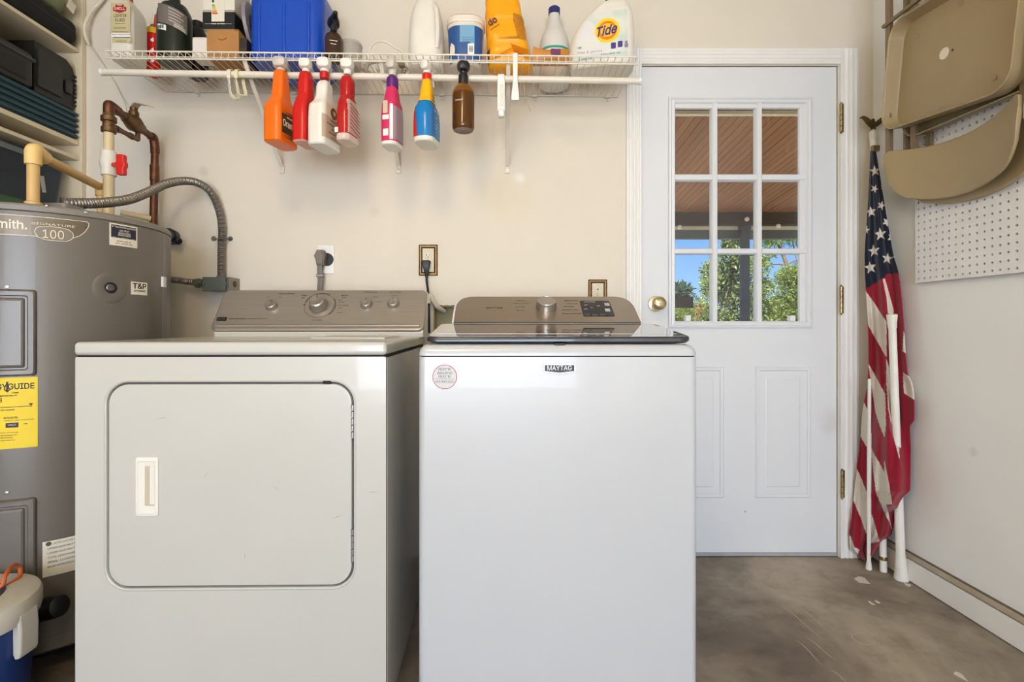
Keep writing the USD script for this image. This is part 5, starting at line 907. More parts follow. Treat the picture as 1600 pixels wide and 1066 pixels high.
# blue label tub
x, y, z = X(728, 1.92), 1.92 - CD, zd(-.13) + .0016; tb = Thing('powder_tub', 'white tub with a blue label and barcode beside the orange bag', 'tub', (x, y, z))
tbb = body([(z, .108, .10), (z + .006, .116, .108), (z + .15, .136, .118), (z + .158, .137, .119)], .42, n=9, c=(x, y)); tb.bod = tb.part('tub', tbb, pmat('tub_white', 224, 214, 200, .35)); tb.part('lid', body([(z + .156, .142, .124), (z + .159, .144, .126), (z + .178, .144, .126), (z + .181, .138, .12), (z + .184, .06, .05)], .42, n=9, m=12, c=(x, y)), pmat('tub_lid', 232, 222, 206, .3)); tb.part('lid_ring', body([(z + .180, .1395, .1215), (z + .1825, .138, .12)], .42, n=9, m=4, c=(x, y)), pmat('ring_pink', 214, 120, 110, .4))
zt0, zt1 = Z(88, 1.86), Z(41, 1.86)
tb.part('label', patch(tbb, lambda px, py, pz, a, b, c: (b < -.3) & (pz > z + .012) & (pz < z + .142)), pmat('tub_blue', 38, 84, 146, .4), under=tb.bod)
fy = y - .0575; fz = lambda m, px, py, h=0: put(m, (X(px, 1.864), fy - h - .0006, Z(py, 1.864)), (1, 0, 0), (0, -.06, 1))
tb.part('label', fz(plate(.054, .098, .0005, .001, .0002, 2), 730, 61), pmat('tub_pale_blue', 112, 166, 200, .45), under=tb.bod); tb.part('label', fz(plate(.024, .038, .0006, .001, .0002, 2), 736, 77, .0006), ink_white, under=tb.bod); tb.part('barcode', fz(cat(*[mv(box(-.008, .008, -.0006 - (i % 2) * .0004, .0006, 0, .0003), 0, -.011 + .0026 * i, 0) for i in range(9)]), 736, 77, .0012), ink_grey, False, under=tb.bod)
for i, py in enumerate((44, 47, 50, 53.5, 59, 62, 65)): tb.part('lettering', fz(text(('OXYGEN STAIN REMOVER', 'LAUNDRY BOOSTER', 'MULTI PURPOSE', 'COLOR SAFE', 'DIRECTIONS FOR USE', 'WASHING MACHINE', 'ADD ONE SCOOP')[i], .0032, .0003, wid=.044), 731, py, .0006), pmat(f'tub_ink_{i}', 40, 76, 130, .5), False, under=tb.bod)
tb.part('splash_print', fz(ext(Polygon([(-.008, -.024), (.008, -.024), (.012, -.005), (.008, .012), (-.002, .020), (-.006, .006)]), .0005), 706, 75, -.006), pmat('splash_cream', 222, 202, 170, .5), False, under=tb.bod)
# orange bag
obm = pmat('bag_orange', 250, 168, 8, .34, var=.03); x, z = .022, zd(.02) + .0016; y = 1.925 - CD
obb = body([(z, .150, .030, .012), (z + .006, .164, .060, .010), (z + .03, .166, .098, .006), (z + .10, .158, .106, -.002), (z + .19, .142, .098, -.014), (z + .26, .128, .07, -.022), (z + .30, .124, .012, -.025)], .40, n=8, m=50, c=(x, y))
nv = obb.vertices; obb = TM(nv + np.c_[(meshkit.fbm(nv * 22, 3, 1) - .5) * .012, (meshkit.fbm(nv * 22, 3, 2) - .5) * .020, np.zeros(len(nv))] * np.clip((nv[:, 2:3] - z) / .02, 0, 1), obb.faces)
ob = Thing('orange_bag', 'tall orange pouch leaning slightly left on the wire shelf', 'bag', (x, y, z)); ob.bod = ob.part('pouch', obb, obm)
ob.part('fold', cat(*[TM(np.array([(x - .060, y - .053, z + .030), (x + .012, y - .062, z + .062), (x + .010, y - .066, z + .056), (x - .058, y - .056, z + .024)]), [(0, 1, 2), (0, 2, 3), (0, 2, 1), (0, 3, 2)]), TM(np.array([(x + .008, y - .062, z + .078), (x + .072, y - .054, z + .060), (x + .070, y - .058, z + .030), (x + .020, y - .068, z + .050)]), [(0, 1, 2), (0, 2, 3), (0, 2, 1), (0, 3, 2)])]), pmat('bag_fold', 244, 156, 10, .34), False)
ob.part('label', patch(obb, lambda px, py, pz, a, b, c: (b < -.35) & (px > x + .010 - .10 * (pz - z - .1)) & (px < x + .066 - .10 * (pz - z - .1)) & (pz > z + .10) & (pz < z + .20), .0008), pmat('bag_label', 190, 122, 10, .45, var=.25, scale=90), under=ob.bod)
ob.part('lettering', cat(put(text('do', .022, .0005, True), (x - .060, y - .0545, z + .165), (.75, 0, .5), (-.5, 0, .75)), put(mv(box(-.02, .02, -.001, .001, 0, .0005), 0, 0, 0), (x - .050, y - .0555, z + .142), (.75, 0, .5), (-.5, 0, .75))), pmat('bag_purple', 64, 32, 60, .5), False, under=ob.bod)
ob.part('side_print', patch(obb, lambda px, py, pz, a, b, c: (a < -.6) & (b < .2) & (pz < z + .07) & (pz > z + .02), .0008), pmat('bag_maroon', 96, 36, 60, .5), under=ob.bod)
# seed packet
sp_m = pmat('packet_orange', 196, 128, 50, .4, var=.08); x0, x1 = X(833, 1.845), X(889, 1.845); z = zd(.17) + .0016
ax_ = np.linspace(0, 1, 15); g1 = np.random.default_rng(9)
rings = [[(x0 + (x1 - x0) * q, 1.845 - CD + .004 * math.sin(q * 7) - .008 * math.sin(PI * q), z + .042 + .028 * abs(q - .45) ** 1.2 * (1.6 if q < .45 else .55)), (x0 + (x1 - x0) * q, 1.845 - CD - .016 * math.sin(PI * q), z + .02), (x0 + (x1 - x0) * q, 1.85 - CD, z), (x0 + (x1 - x0) * q, 1.872 - CD, z), (x0 + (x1 - x0) * q, 1.872 - CD + .010 * math.sin(PI * q), z + .02), (x0 + (x1 - x0) * q, 1.849 - CD, z + .044 + .028 * abs(q - .45) ** 1.2 * (1.6 if q < .45 else .55))] for q in ax_]
so = Thing('crumpled_packet', 'low crumpled orange packet in front of the bleach bottle', 'packet', ((x0 + x1) / 2, 1.86 - CD, z)); so.part('packet', loft(rings), sp_m, 40); so.part('print', put(plate(.036, .020, .0006, .004, .0002), (X(868, 1.83), 1.838 - CD - .011, z + .030), (1, .12, 0)), pmat('packet_purple', 112, 56, 100, .5))
# bleach bottle
x, y, z = X(866, 2.035), 2.035 - CD, zd(.2) + .0016; bl_ = Thing('bleach_bottle', 'white bottle with a dark blue cap and teal striped label', 'bottle', (x, y, z))
blb = body([(z, .100, .100), (z + .006, .116, .114), (z + .15, .116, .114), (z + .18, .110, .108), (z + .235, .066, .066), (z + .26, .048, .048), (z + .290, .042, .042)], .46, n=8, c=(x, y)); bl_.bod = bl_.part('bottle', blb, pmat('bleach_white', 218, 214, 206, .38))
bl_.part('cap', lathe([(.021, z + .288), (.0235, z + .290), (.0235, z + .312), (.019, z + .317), (.001, z + .318)], 28, o=(x, y, 0)), pmat('cap_navy', 34, 42, 108, .35)); bl_.part('label', patch(blb, lambda px, py, pz, a, b, c: (b < .1) & (pz > z + .02) & (pz < z + .128)), pmat('bleach_label', 222, 216, 206, .45), under=bl_.bod); bl_.part('label_stripe', body([(z + .128, .1172, .1152), (z + .137, .1172, .1152)], .46, n=8, m=3, c=(x, y)), pmat('bleach_teal', 60, 156, 136, .4), under=bl_.bod)
for i in range(5): bl_.part('lettering', put(text(('DISINFECTING', 'CONCENTRATED', 'BLEACH', 'KEEP OUT OF REACH', 'CAUTION'), .004, .0004) if False else text(('DISINFECTING', 'CONCENTRATED', 'BLEACH', 'KEEP OUT OF REACH', 'CAUTION')[i], .0042, .0004), (x, y - .0582, z + .115 - i * .013)), ink_grey, False, under=bl_.bod)
# detergent jug
yw = -11.0; cx_, cy_ = X(941, 1.925), 1.925 - CD; z = zd(.35) + .0016
def L2(hh, xl, xr, dp): return (z + hh, xr - xl, dp, (xl + xr) / 2)
tdb = body([L2(0, -.110, .104, .105), L2(.008, -.120, .114, .117), L2(.05, -.124, .117, .122), L2(.10, -.120, .117, .122), L2(.145, -.104, .116, .118), L2(.185, -.078, .114, .112), L2(.225, -.040, .104, .095), L2(.255, .0, .085, .07), L2(.262, .012, .072, .05)], .34, n=9, m=60, yaw=yw, c=(cx_, cy_))
td = Thing('detergent_jug', 'large white laundry detergent jug with an orange and yellow round logo', 'detergent jug', (cx_, cy_, z)); td.bod = td.part('jug', tdb, pmat('tide_white', 234, 228, 214, .34)); 
td.part('cap', mv(rot(lathe([(.030, z + .26), (.031, z + .262), (.031, z + .295), (.027, z + .298)], 28, o=(.042, 0, 0)), yw, (0, 0, 1)), cx_, cy_), ink_navy)
fr = np.array([math.cos(math.radians(yw)), math.sin(math.radians(yw)), 0]); fn = np.cross(fr, (0, 0, 1))
def tf(m, u, v, h=0.0): return put(m, np.array([cx_, cy_, z]) + fr * u + fn * (.0612 + h) + (0, 0, v), fr, (0, 0, 1))
lab_m = usdkit.material(stage, '/World/Looks/tide_label', {'g': ('geometry', {}), 'n': ('noise_texture', {'scale': 14.0, 'detail': 1.0}), 'r': ('rgb_ramp', {'ramp': [(.35, srgb(226, 222, 222)), (.5, srgb(224, 226, 214)), (.65, srgb(202, 214, 204))]}), 'p': ('principled_bsdf', {'roughness': .35})}, [('g.position', 'n.vector'), ('n.fac', 'r.fac'), ('r.color', 'p.base_color')], surface='p.BSDF')
ll = td.part('label', patch(tdb, lambda px, py, pz, a, b, c: ((a * fn[0] + b * fn[1]) > .93) & (pz > z + .018) & (pz < z + .205)), lab_m, under=td.bod)
for r0, c_, u_ in ((.0445, (252, 212, 20), 0), (.034, (244, 124, 20), 1), (.025, (252, 190, 30), 2)): td.part('logo_ring', tf(ext(Point(0, 0).buffer(r0, 32) if u_ != 1 else Point(0, 0).buffer(r0, 32), .0005), .018, .128, .0008 + u_ * .0005), pmat(f'tide_ring_{u_}', *c_, .4), False, under=td.bod)
tt = text('Tide', .034, .0006, True, wid=.076); tt.apply_transform(np.array([[1, .22, 0, 0], [.13, 1, 0, 0], [0, 0, 1, 0], [0, 0, 0, 1.0]]))
tw = tt.copy(); tw.vertices[:, :2] *= (1.07, 1.16); td.part('logo_word', tf(tt, .016, .128, .0032), pmat('tide_navy', 44, 40, 130, .4), False, under=td.bod)
tds = pmat('tide_purple', 62, 50, 130, .45)
for u_, v_ in ((.040, .070), (.064, .073)): td.part('print_mark', tf(plate(.017, .022, .0006, .003, .0002), u_, v_, .0008), tds, under=td.bod)
td.part('print_mark', tf(ext(Point(0, 0).buffer(.005).union(Polygon([(-.006, -.018), (.006, -.018), (.007, -.006), (-.007, -.006)])), .0006), .086, .078, .0008), pmat('tide_mauve', 136, 124, 150, .45), False, under=td.bod)
for s_, u_, v_, h, w_, mt in (('HE', -.082, .074, .008, .014, ink_grey), ('free & gentle', -.045, .056, .009, .090, pmat('tide_grey', 186, 178, 170, .5)), ('UNSCENTED', -.060, .030, .006, .046, ink_navy), ('2.72 L (92 FL OZ)', .030, .042, .006, .070, ink_navy)): td.part('lettering', tf(text(s_, h, .0005, wid=w_), u_, v_, .0010), mt, False, under=td.bod)
td.part('print_band', tf(plate(.176, .017, .0005, .002, .0002), .0, .036, .0004), pmat('tide_pale_teal', 196, 212, 208, .45), under=td.bod)
# ---------------------------------------------------------------- outlets, laundry box and cords on the back wall
tan_box = pmat('laundry_box_tan', 176, 164, 122, .6)
lb = Thing('laundry_box', 'tan recessed laundry outlet box in the wall behind the machines', 'outlet box', ((LBX[0] + LBX[1]) / 2, .04, LBX[2]))
lx0_, lx1_, lz0_, lz1_ = LBX
lb.part('back', box(lx0_ + .001, lx1_ - .001, .078, .084, lz0_ + .001, lz1_ - .001), tan_box, False)
lb.part('side', cat(box(lx0_ + .0005, lx0_ + .004, .001, .078, lz0_ + .001, lz1_ - .001), box(lx1_ - .004, lx1_ - .0005, .001, .078, lz0_ + .001, lz1_ - .001), box(lx0_ + .004, lx1_ - .004, .001, .078, lz1_ - .004, lz1_ - .0005), box(lx0_ + .004, lx1_ - .004, .001, .078, lz0_ + .0005, lz0_ + .004)), tan_box, False)
lb.part('torn_edge', tube(np.array([(q, .001, lz1_ + .0016 * math.sin(i * 2.1)) for i, q in enumerate(np.linspace(lx0_, lx1_, 40))]), .0022, 6), pmat('torn_brown', 120, 98, 62, .8))
def outlet(px0, px1, py0, py1, frame_m, face_m, label, duplex=True):
    t = Thing('wall_outlet', label, 'outlet', (bx((px0 + px1) / 2), -.004, bz(py1)), group='outlets on the back wall'); w, h = bx(px1) - bx(px0), bz(py0) - bz(py1); c = (bx((px0 + px1) / 2), 0, bz((py0 + py1) / 2))
    if frame_m is white_p:
        p_ = t.part('plate', put(plate(w, h, .006, .004, .0025), c), frame_m); t.part('receptacle', mv(put(disc(.027, .008, 32), c), .006), black_p)
    else:
        y0 = 0.0; p_ = t.part('plate', ring_frame(c[0] - w / 2, c[0] + w / 2, c[2] - h / 2, c[2] + h / 2, .017, y0, [(0, 0), (0, .004), (.12, .007), (.3, .004), (.5, .004), (.62, .008), (.8, .006), (1, .003), (1, 0)]), frame_m, label='antique brass frame')
        t.part('face', box(c[0] - w / 2 + .015, c[0] + w / 2 - .015, -.004, -.0005, c[2] - h / 2 + .015, c[2] + h / 2 - .015), face_m, False)
        if duplex:
            for s_ in (1, -1):
                r_ = t.part('receptacle', mv(put(plate(.027, .024, .0035, .010, .001), c), 0, -.0035, s_ * .0195), pmat(f'outlet_ivory_{s_ + 1}_{int(px0)}', 222, 212, 186, .4))
                t.part('slot', mv(put(cat(mv(box(-.0012, .0012, -.004, .004, 0, .0004), -.006, .002), mv(box(-.001, .001, -.0032, .0032, 0, .0004), .006, .002), mv(disc(.0024, .0004, 12), 0, -.007)), c), 0, -.007, s_ * .0195), ink, False, under=r_)
            t.part('screw', mv(put(lathe([(.003, 0), (.002, .0012), (.0004, .0014)], 10), c), 0, -.004, 0), brass_old)
        else:
            t.part('toggle', mv(put(cat(plate(.009, .020, .002, .001, .0004), mv(plate(.006, .009, .010, .001, .0006), 0, .004, 0)), c), 0, -.004, 0), face_m); t.part('screw', mv(put(lathe([(.003, 0), (.002, .0012), (.0004, .0014)], 10), c), 0, -.004, .026), ink_grey)
    return t, c
ivory = pmat('outlet_ivory', 214, 204, 176, .45); antique = mat('antique_brass', srgb(142, 116, 80), .36, metal=.7, var=.2, scale=50)
o1, c1_ = outlet(496.5, 522.5, 384, 428, white_p, None, 'white outlet plate behind the dryer console')
o2, c2_ = outlet(654.5, 684, 382.5, 431, antique, ivory, 'brass-framed ivory outlet with a black plug in it')
o3, c3_ = outlet(919, 948.5, 437, 487, antique, ivory, 'brass-framed ivory switch above the right of the washer', False)
gp = pmat('plug_taupe', 118, 108, 96, .5)
dp_ = Thing('dryer_plug', 'grey heavy-duty angled plug on the white outlet plate', 'plug', (c1_[0] - .006, -.05, c1_[2] - .03))
pg = Polygon([(-.024, .004), (-.012, .028), (.012, .028), (.020, .006), (.016, -.018), (.015, -.034), (-.014, -.034), (-.016, -.018)])
def bev(poly, t, b): return cat(ext(poly, t - b), mv(ext(poly.buffer(-b), b), 0, 0, t - b - .0001))
dp_.part('plug_body', put(bev(pg, .036, .005), (bx(505), -.009, bz(403))), gp, False); dp_.part('cord', tube(spline([(bx(504), -.030, bz(414)), (bx(504), -.030, bz(424)), (bx(504.5), -.028, bz(440)), (bx(503), -.026, bz(462)), (bx(503), -.024, bz(490))], 6), 1, 12, flat=(.0105, .006)), gp)
dp_.part('strain_clip', cat(rbox(bx(499), bx(510), -.040, -.020, bz(434), bz(430), .002), put(lathe([(.004, 0), (.003, .004)], 8), (bx(499.5), -.032, bz(432)))), cond)
pc_ = Thing('power_cord', 'black plug and cord hanging from the brass-framed outlet', 'cord', (bx(668), -.03, bz(440)))
pc_.part('plug', loft([np.c_[bx(667.5) + rr(w_, d_, .004, 3)[:, 0], y_ + rr(w_, d_, .004, 3)[:, 1], np.full(16, bz(py))] for w_, d_, py, y_ in ((.030, .022, 408.5, -.021), (.034, .026, 410, -.022), (.028, .026, 417, -.023), (.020, .020, 424, -.022), (.013, .013, 431, -.020), (.010, .010, 434, -.020))]), black_p)
pc_.part('cord', tube(spline([(bx(667.5), -.020, bz(432)), (bx(668), -.020, bz(442)), (bx(670), -.022, bz(456)), (bx(671.5), -.026, bz(480)), (bx(672), -.028, bz(520))], 6), .0048, 10), black_p)
wh_ = Thing('white_hose', 'white hose curling from the laundry box to behind the dryer', 'hose', W(676, 470, 2.08))
wh_.part('hose', tube(spline([W(669, 474, 2.075), W(671, 462, 2.075), W(676, 470, 2.085), W(684, 480, 2.10), W(694, 486, 2.14)], 8), .010, 12), pmat('hose_white', 216, 206, 190, .5))
# white cord on the wall left of the shelf
wc_ = Thing('loose_cable', 'thin white cord looping down the wall at the left end of the shelf', 'cord', W(140, 60, 2.09))
wc_.part('cord', tube(spline([W(172, -14, 2.10), W(155, 5, 2.095), W(140, 22, 2.085), W(132, 42, 2.08), W(134, 58, 2.085), W(139, 70, 2.095)], 8), [.0068] * 35 + [.0062, .0058, .0054, .005, .0045, .004], 10), pmat('cord_cream', 226, 214, 190, .5))
wc_.part('thin_wire', tube(spline([W(138, 68, 2.098), W(160, 98, 2.108), W(178, 126, 2.11), W(190, 150, 2.105), W(196, 164, 2.09), W(199, 178, 2.05)], 8), .0016, 6), pmat('wire_cream', 206, 194, 172, .5))

# ---------------------------------------------------------------- storage shelf along the left wall
shw = pmat('shelf_cream', 222, 208, 178, .55); SHX = -1.745
su = Thing('storage_shelf', 'cream painted storage shelves along the left wall above the heater', 'shelves', (-1.95, -.6, 1.2))
for z0, z1 in ((2.087, 2.101), (1.705, 1.7235), (1.643, 1.6575), (1.262, 1.280)): su.part('board', rbox(XL + .002, SHX, -1.25, -.024, z0, z1, .002), shw)
su.part('end_panel', rbox(XL + .002, SHX + .011, -.022, -.001, 1.20, HC - .01, .002), shw); su.part('end_panel', rbox(XL + .002, SHX, -1.272, -1.2505, 1.20, HC - .01, .002), shw)
blkp = pmat('case_black', 26, 25, 22, .5); blk2 = pmat('case_charcoal', 38, 38, 36, .5); teal = pmat('teal_plastic', 34, 66, 74, .5)
FX = lambda m, d, z, x=SHX - .012: put(m, (x, d - CD, z), (0, -1, 0), (0, 0, 1)) if False else put(m, (x, d - CD, z), (0, 1, 0), (0, 0, 1))
tl = Thing('teal_ribbed_case', 'dark teal ribbed plastic case under the black tool cases', 'case', (-1.93, -.45, 1.7235))
tl.part('case', rbox(-2.11, -1.752, 1.35 - CD, 2.085 - CD, 1.7235, 1.845, .010), teal); tl.part('rib', cat(*[rbox(-2.1, -1.741, 1.352 - CD, 2.087 - CD, 1.732 + .0225 * i, 1.744 + .0225 * i, .005) for i in range(5)]), teal)
tc_ = Thing('black_tool_case', 'large black moulded tool case with a ridged end', 'tool case', (-1.93, 1.99 - CD, 1.846))
pol = Polygon([(1.905, 1.846), (2.078, 1.846), (2.084, 1.86), (2.084, 1.985), (2.074, 2.015), (2.045, 2.035), (1.905, 2.035)])
def sidebox(poly, x0, x1): m = ext(poly, x1 - x0); v = m.vertices; return TM(np.c_[x0 + v[:, 2], v[:, 0] - CD, v[:, 1]], m.faces)
tc_.part('case', sidebox(pol, -2.10, -1.757), blkp, False); tc_.part('front_panel', sidebox(Polygon([(1.915, 1.87), (2.02, 1.87), (2.02, 1.99), (1.95, 2.01), (1.915, 2.01)]), -1.757, -1.750), blk2, False)
tc_.part('ridge', cat(*[rbox(-2.0, -1.752, 2.076 - CD, 2.0895 - CD, 1.862 + .017 * i, 1.871 + .017 * i, .003) for i in range(8)]), blkp); tc_.part('latch', rbox(-1.757, -1.745, 2.035 - CD, 2.065 - CD, 1.90, 1.95, .004), blk2)
t2 = Thing('charcoal_tool_box', 'charcoal plastic box in front of the black tool case', 'tool box', (-1.93, 1.65 - CD, 1.846))
t2.part('body', rbox(-2.09, -1.748, 1.40 - CD, 1.895 - CD, 1.846, 1.975, .014), blk2); t2.part('lid_rim', rbox(-2.09, -1.742, 1.40 - CD, 1.898 - CD, 1.945, 1.957, .004), pmat('case_grey_rim', 58, 60, 58, .5)); t2.part('inset', rbox(-1.749, -1.744, 1.45 - CD, 1.86 - CD, 1.865, 1.93, .004), blkp)
single('grey_cushion', rbox(-2.05, -1.758, 1.42 - CD, 1.775 - CD, 1.976, 2.055, .035), pmat('cushion_grey', 112, 106, 94, .8, var=.1), 'rounded grey padded bundle on top of the charcoal box', 'bundle')
bg = Thing('black_bag', 'flat black bag on the top storage shelf', 'bag', (-1.92, -.4, 2.101)); bg.part('bag', rbox(-2.12, -1.728, 1.30 - CD, 2.075 - CD, 2.1015, 2.196, .03), pmat('bag_black', 16, 15, 14, .8)); bg.part('zip', rbox(-2.0, -1.7255, 1.33 - CD, 2.05 - CD, 2.147, 2.151, .0015), pmat('zip_black', 30, 29, 28, .5))
cush = body([(2.197, .27, .42), (2.205, .31, .50), (2.25, .35, .54), (2.31, .34, .52), (2.35, .24, .40)], .3, n=8, m=34, c=(-1.905, 1.80 - CD)); nv = cush.vertices
cush = TM(nv + np.c_[(meshkit.fbm(nv * (4, 40, 12), 3, 3) - .5) * .03, np.zeros(len(nv)), np.zeros(len(nv))], cush.faces)
gb = Thing('green_sack', 'crinkled pale green plastic sack with a tag on the black bag', 'sack', (-1.9, 1.8 - CD, 2.197)); gb.part('sack', cush, pmat('sack_green', 118, 124, 88, .35, var=.3, scale=18)); gb.part('tag', put(plate(.035, .045, .001, .002, .0003), (-1.729, 2.035 - CD, 2.245), (0, 1, -.35), (0, .35, 1)), paper)
bn = Thing('clear_storage_bin', 'clear plastic storage bin behind the yellow pipe', 'bin', (-1.93, 1.7 - CD, 1.281))
def binring(z, i, dx=0): return np.c_[rr(.345 - 2 * i, .60 - 2 * i, .03) + (-1.935, 1.757 - CD), np.full(28, z)]
smoke = usdkit.material(stage, '/World/Looks/bin_clear', {'t': ('transparent_bsdf', {'color': (.72, .76, .80)}), 'd': ('principled_bsdf', {'base_color': srgb(120, 124, 128), 'roughness': .25}), 'x': ('mix_closure', {'fac': .16})}, [('t.BSDF', 'x.closure1'), ('d.BSDF', 'x.closure2')], surface='x.closure')
bn.part('tub', loft([binring(1.283, .03), binring(1.59, .002), binring(1.59, .0), binring(1.5925, .0), binring(1.5925, .005), binring(1.59, .005), binring(1.286, .033)], cap=True), smoke); bn.part('lid', loft([binring(1.592, -.004), binring(1.612, -.004), binring(1.616, .004), binring(1.616, .02)]), pmat('bin_lid', 96, 104, 112, .4)); bn.part('label', put(plate(.018, .062, .001, .002, .0003), (-1.7605, 1.945 - CD, 1.505), (0, 1, .18), (0, -.18, 1)), pmat('bin_label', 164, 164, 158, .5))
for nm, d0, d1, z1, x1, col, lab in (('green_packet', 1.64, 1.915, 1.44, -1.80, (126, 190, 60), 'green packet inside the clear storage bin'), ('red_packet', 1.935, 2.015, 1.425, -1.815, (190, 62, 54), 'red packet inside the clear storage bin'), ('blue_packet', 1.81, 1.96, 1.53, -1.87, (90, 130, 180), 'dull blue packet at the back of the clear storage bin')):
    single(nm, rbox(-2.03 if nm[0] != 'b' else -2.06, x1, d0 - CD, d1 - CD, 1.288, z1, .012), pmat(nm, *col, .5, var=.15), lab, 'packet') if nm[0] != 'b' else single(nm, rbox(-2.05, -2.035 + .0, d0 - CD, d1 - CD, 1.288, z1, .006), pmat(nm, *col, .5, var=.15), lab, 'packet')
for k in range(4): single('folder', rbox(-2.08, -1.80 - .01 * k, 1.40 - CD + .02 * k, 1.86 - CD - .03 * k, 1.658 + .008 * k, 1.6655 + .008 * k, .002), pmat(f'folder_{k}', *((74, 52, 34), (52, 40, 30), (120, 92, 54), (40, 32, 26))[k], .7), ('brown folder at the bottom of the narrow shelf slot', 'dark brown folder second from the bottom of the slot', 'tan folder third from the bottom of the slot', 'darkest folder on top of the pile in the slot')[k], 'folder', group='folders in the narrow shelf slot')
# ---------------------------------------------------------------- cooler and cord at the lower left
cox, coy = -1.282, 1.19 - CD
co = Thing('beverage_cooler', 'blue and white cooler standing on the floor before the heater', 'cooler', (cox, coy, 0))
co.part('body', lathe([(.105, 0), (.12, .004), (.128, .02), (.137, .24), (.137, .262)], 48, o=(cox, coy, 0)), pmat('cooler_blue', 28, 52, 112, .35)); co.part('base_ring', lathe([(.124, .0), (.131, .004), (.132, .045), (.129, .05)], 48, o=(cox, coy, 0)), pmat('cooler_grey', 196, 192, 182, .4))
co.part('lid', lathe([(.138, .258), (.150, .262), (.153, .275), (.153, .300), (.148, .312), (.135, .318), (.10, .319), (.001, .319)], 56, o=(cox, coy, 0)), pmat('cooler_white', 198, 192, 178, .4)); co.part('lid_inset', lathe([(.085, .3185), (.085, .3205), (.08, .322), (.001, .322)], 40, o=(cox, coy, 0)), pmat('cooler_navy', 44, 56, 84, .4))
co.part('handle', loft([np.c_[cox + .146 + rr(w_, .05, .006, 3)[:, 0], coy + .02 + rr(w_, .05, .006, 3)[:, 1], np.full(16, q)] for w_, q in ((.012, .185), (.020, .195), (.022, .25), (.016, .285))]), pmat('cooler_handle', 190, 186, 174, .4))
cord_m = pmat('orange_cord', 196, 96, 44, .45)
ec = Thing('extension_cord', 'loops of orange extension cord lying on the cooler lid', 'cord', (-1.25, coy + .05, .32))
ec.part('cord', tube(spline([(cox - .05, coy - .02, .327), W(-8, 921, 1.235), W(8, 900, 1.25), W(20, 884, 1.29), W(31, 887, 1.31), W(30, 902, 1.30), W(14, 914, 1.27), W(0, 922, 1.25), W(16, 922, 1.27), W(38, 926, 1.30), W(52, 937, 1.315), W(48, 945, 1.315), W(36, 940, 1.315)], 8), .0052, 10), cord_m)

# ---------------------------------------------------------------- pegboard on the right wall
peg = Thing('pegboard', 'white perforated pegboard on the right wall behind the folding chairs', 'pegboard', (XR - .02, -.85, 1.12))
PX, PD0, PZ0, NC, NR, IN_ = XR - .020, 1.873, 1.122, 40, 48, .0254
V_, F_ = [], []
a8 = np.linspace(0, 2 * PI, 8, endpoint=False) + PI / 8; sq = np.array([(1, .414), (.414, 1), (-.414, 1), (-1, .414), (-1, -.414), (-.414, -1), (.414, -1), (1, -.414)]) * .5
for i in range(NC):
    for k in range(NR):
        cd_, cz_ = PD0 - (i + .5) * IN_, PZ0 + (k + .5) * IN_; b0 = len(V_)
        for q in sq: V_.append((PX, cd_ - q[0] * IN_ - CD, cz_ + q[1] * IN_))
        for q in a8: V_.append((PX, cd_ - .0044 * math.cos(q) - CD, cz_ + .0044 * math.sin(q)))
        for q in a8: V_.append((PX + .006, cd_ - .0044 * math.cos(q) - CD, cz_ + .0044 * math.sin(q)))
        for c_ in ((1, 1), (-1, 1), (-1, -1), (1, -1)): V_.append((PX, cd_ - c_[0] * .5 * IN_ - CD, cz_ + c_[1] * .5 * IN_))
        for j in range(8):
            j2 = (j + 1) % 8; F_ += [(b0 + j, b0 + j2, b0 + 8 + j2), (b0 + j, b0 + 8 + j2, b0 + 8 + j), (b0 + 8 + j, b0 + 8 + j2, b0 + 16 + j2), (b0 + 8 + j, b0 + 16 + j2, b0 + 16 + j)]
        for c_, (p, q) in enumerate(((0, 1), (2, 3), (4, 5), (6, 7))): F_.append((b0 + p, b0 + 24 + c_, b0 + q))
pegm = pmat('pegboard_white', 232, 229, 224, .45)
peg.part('sheet', trimesh.Trimesh(np.array(V_), np.array(F_), process=False), pegm, False)
yA, yB = PD0 - CD, PD0 - NC * IN_ - CD; zA, zB_ = PZ0, PZ0 + NR * IN_
peg.part('edge', cat(box(PX, PX + .004, yB, yA, zA - .001, zA), box(PX, PX + .004, yA, yA + .001, zA, zB_), box(PX, PX + .004, yB - .001, yB, zA, zB_), box(PX, PX + .004, yB, yA, zB_, zB_ + .001)), pegm, False)
peg.part('backing', box(PX + .0075, PX + .009, yB + .002, yA - .002, zA + .002, zB_ - .002), pmat('kraft_brown', 58, 44, 34, .9), False); peg.part('batten', cat(*[box(PX + .0095, XR, y - .02, y + .02, zA + .06, zB_ - .02) for y in (yA - .05, (yA + yB) / 2, yB + .05)]), pmat('batten_white', 214, 210, 204, .7), False)

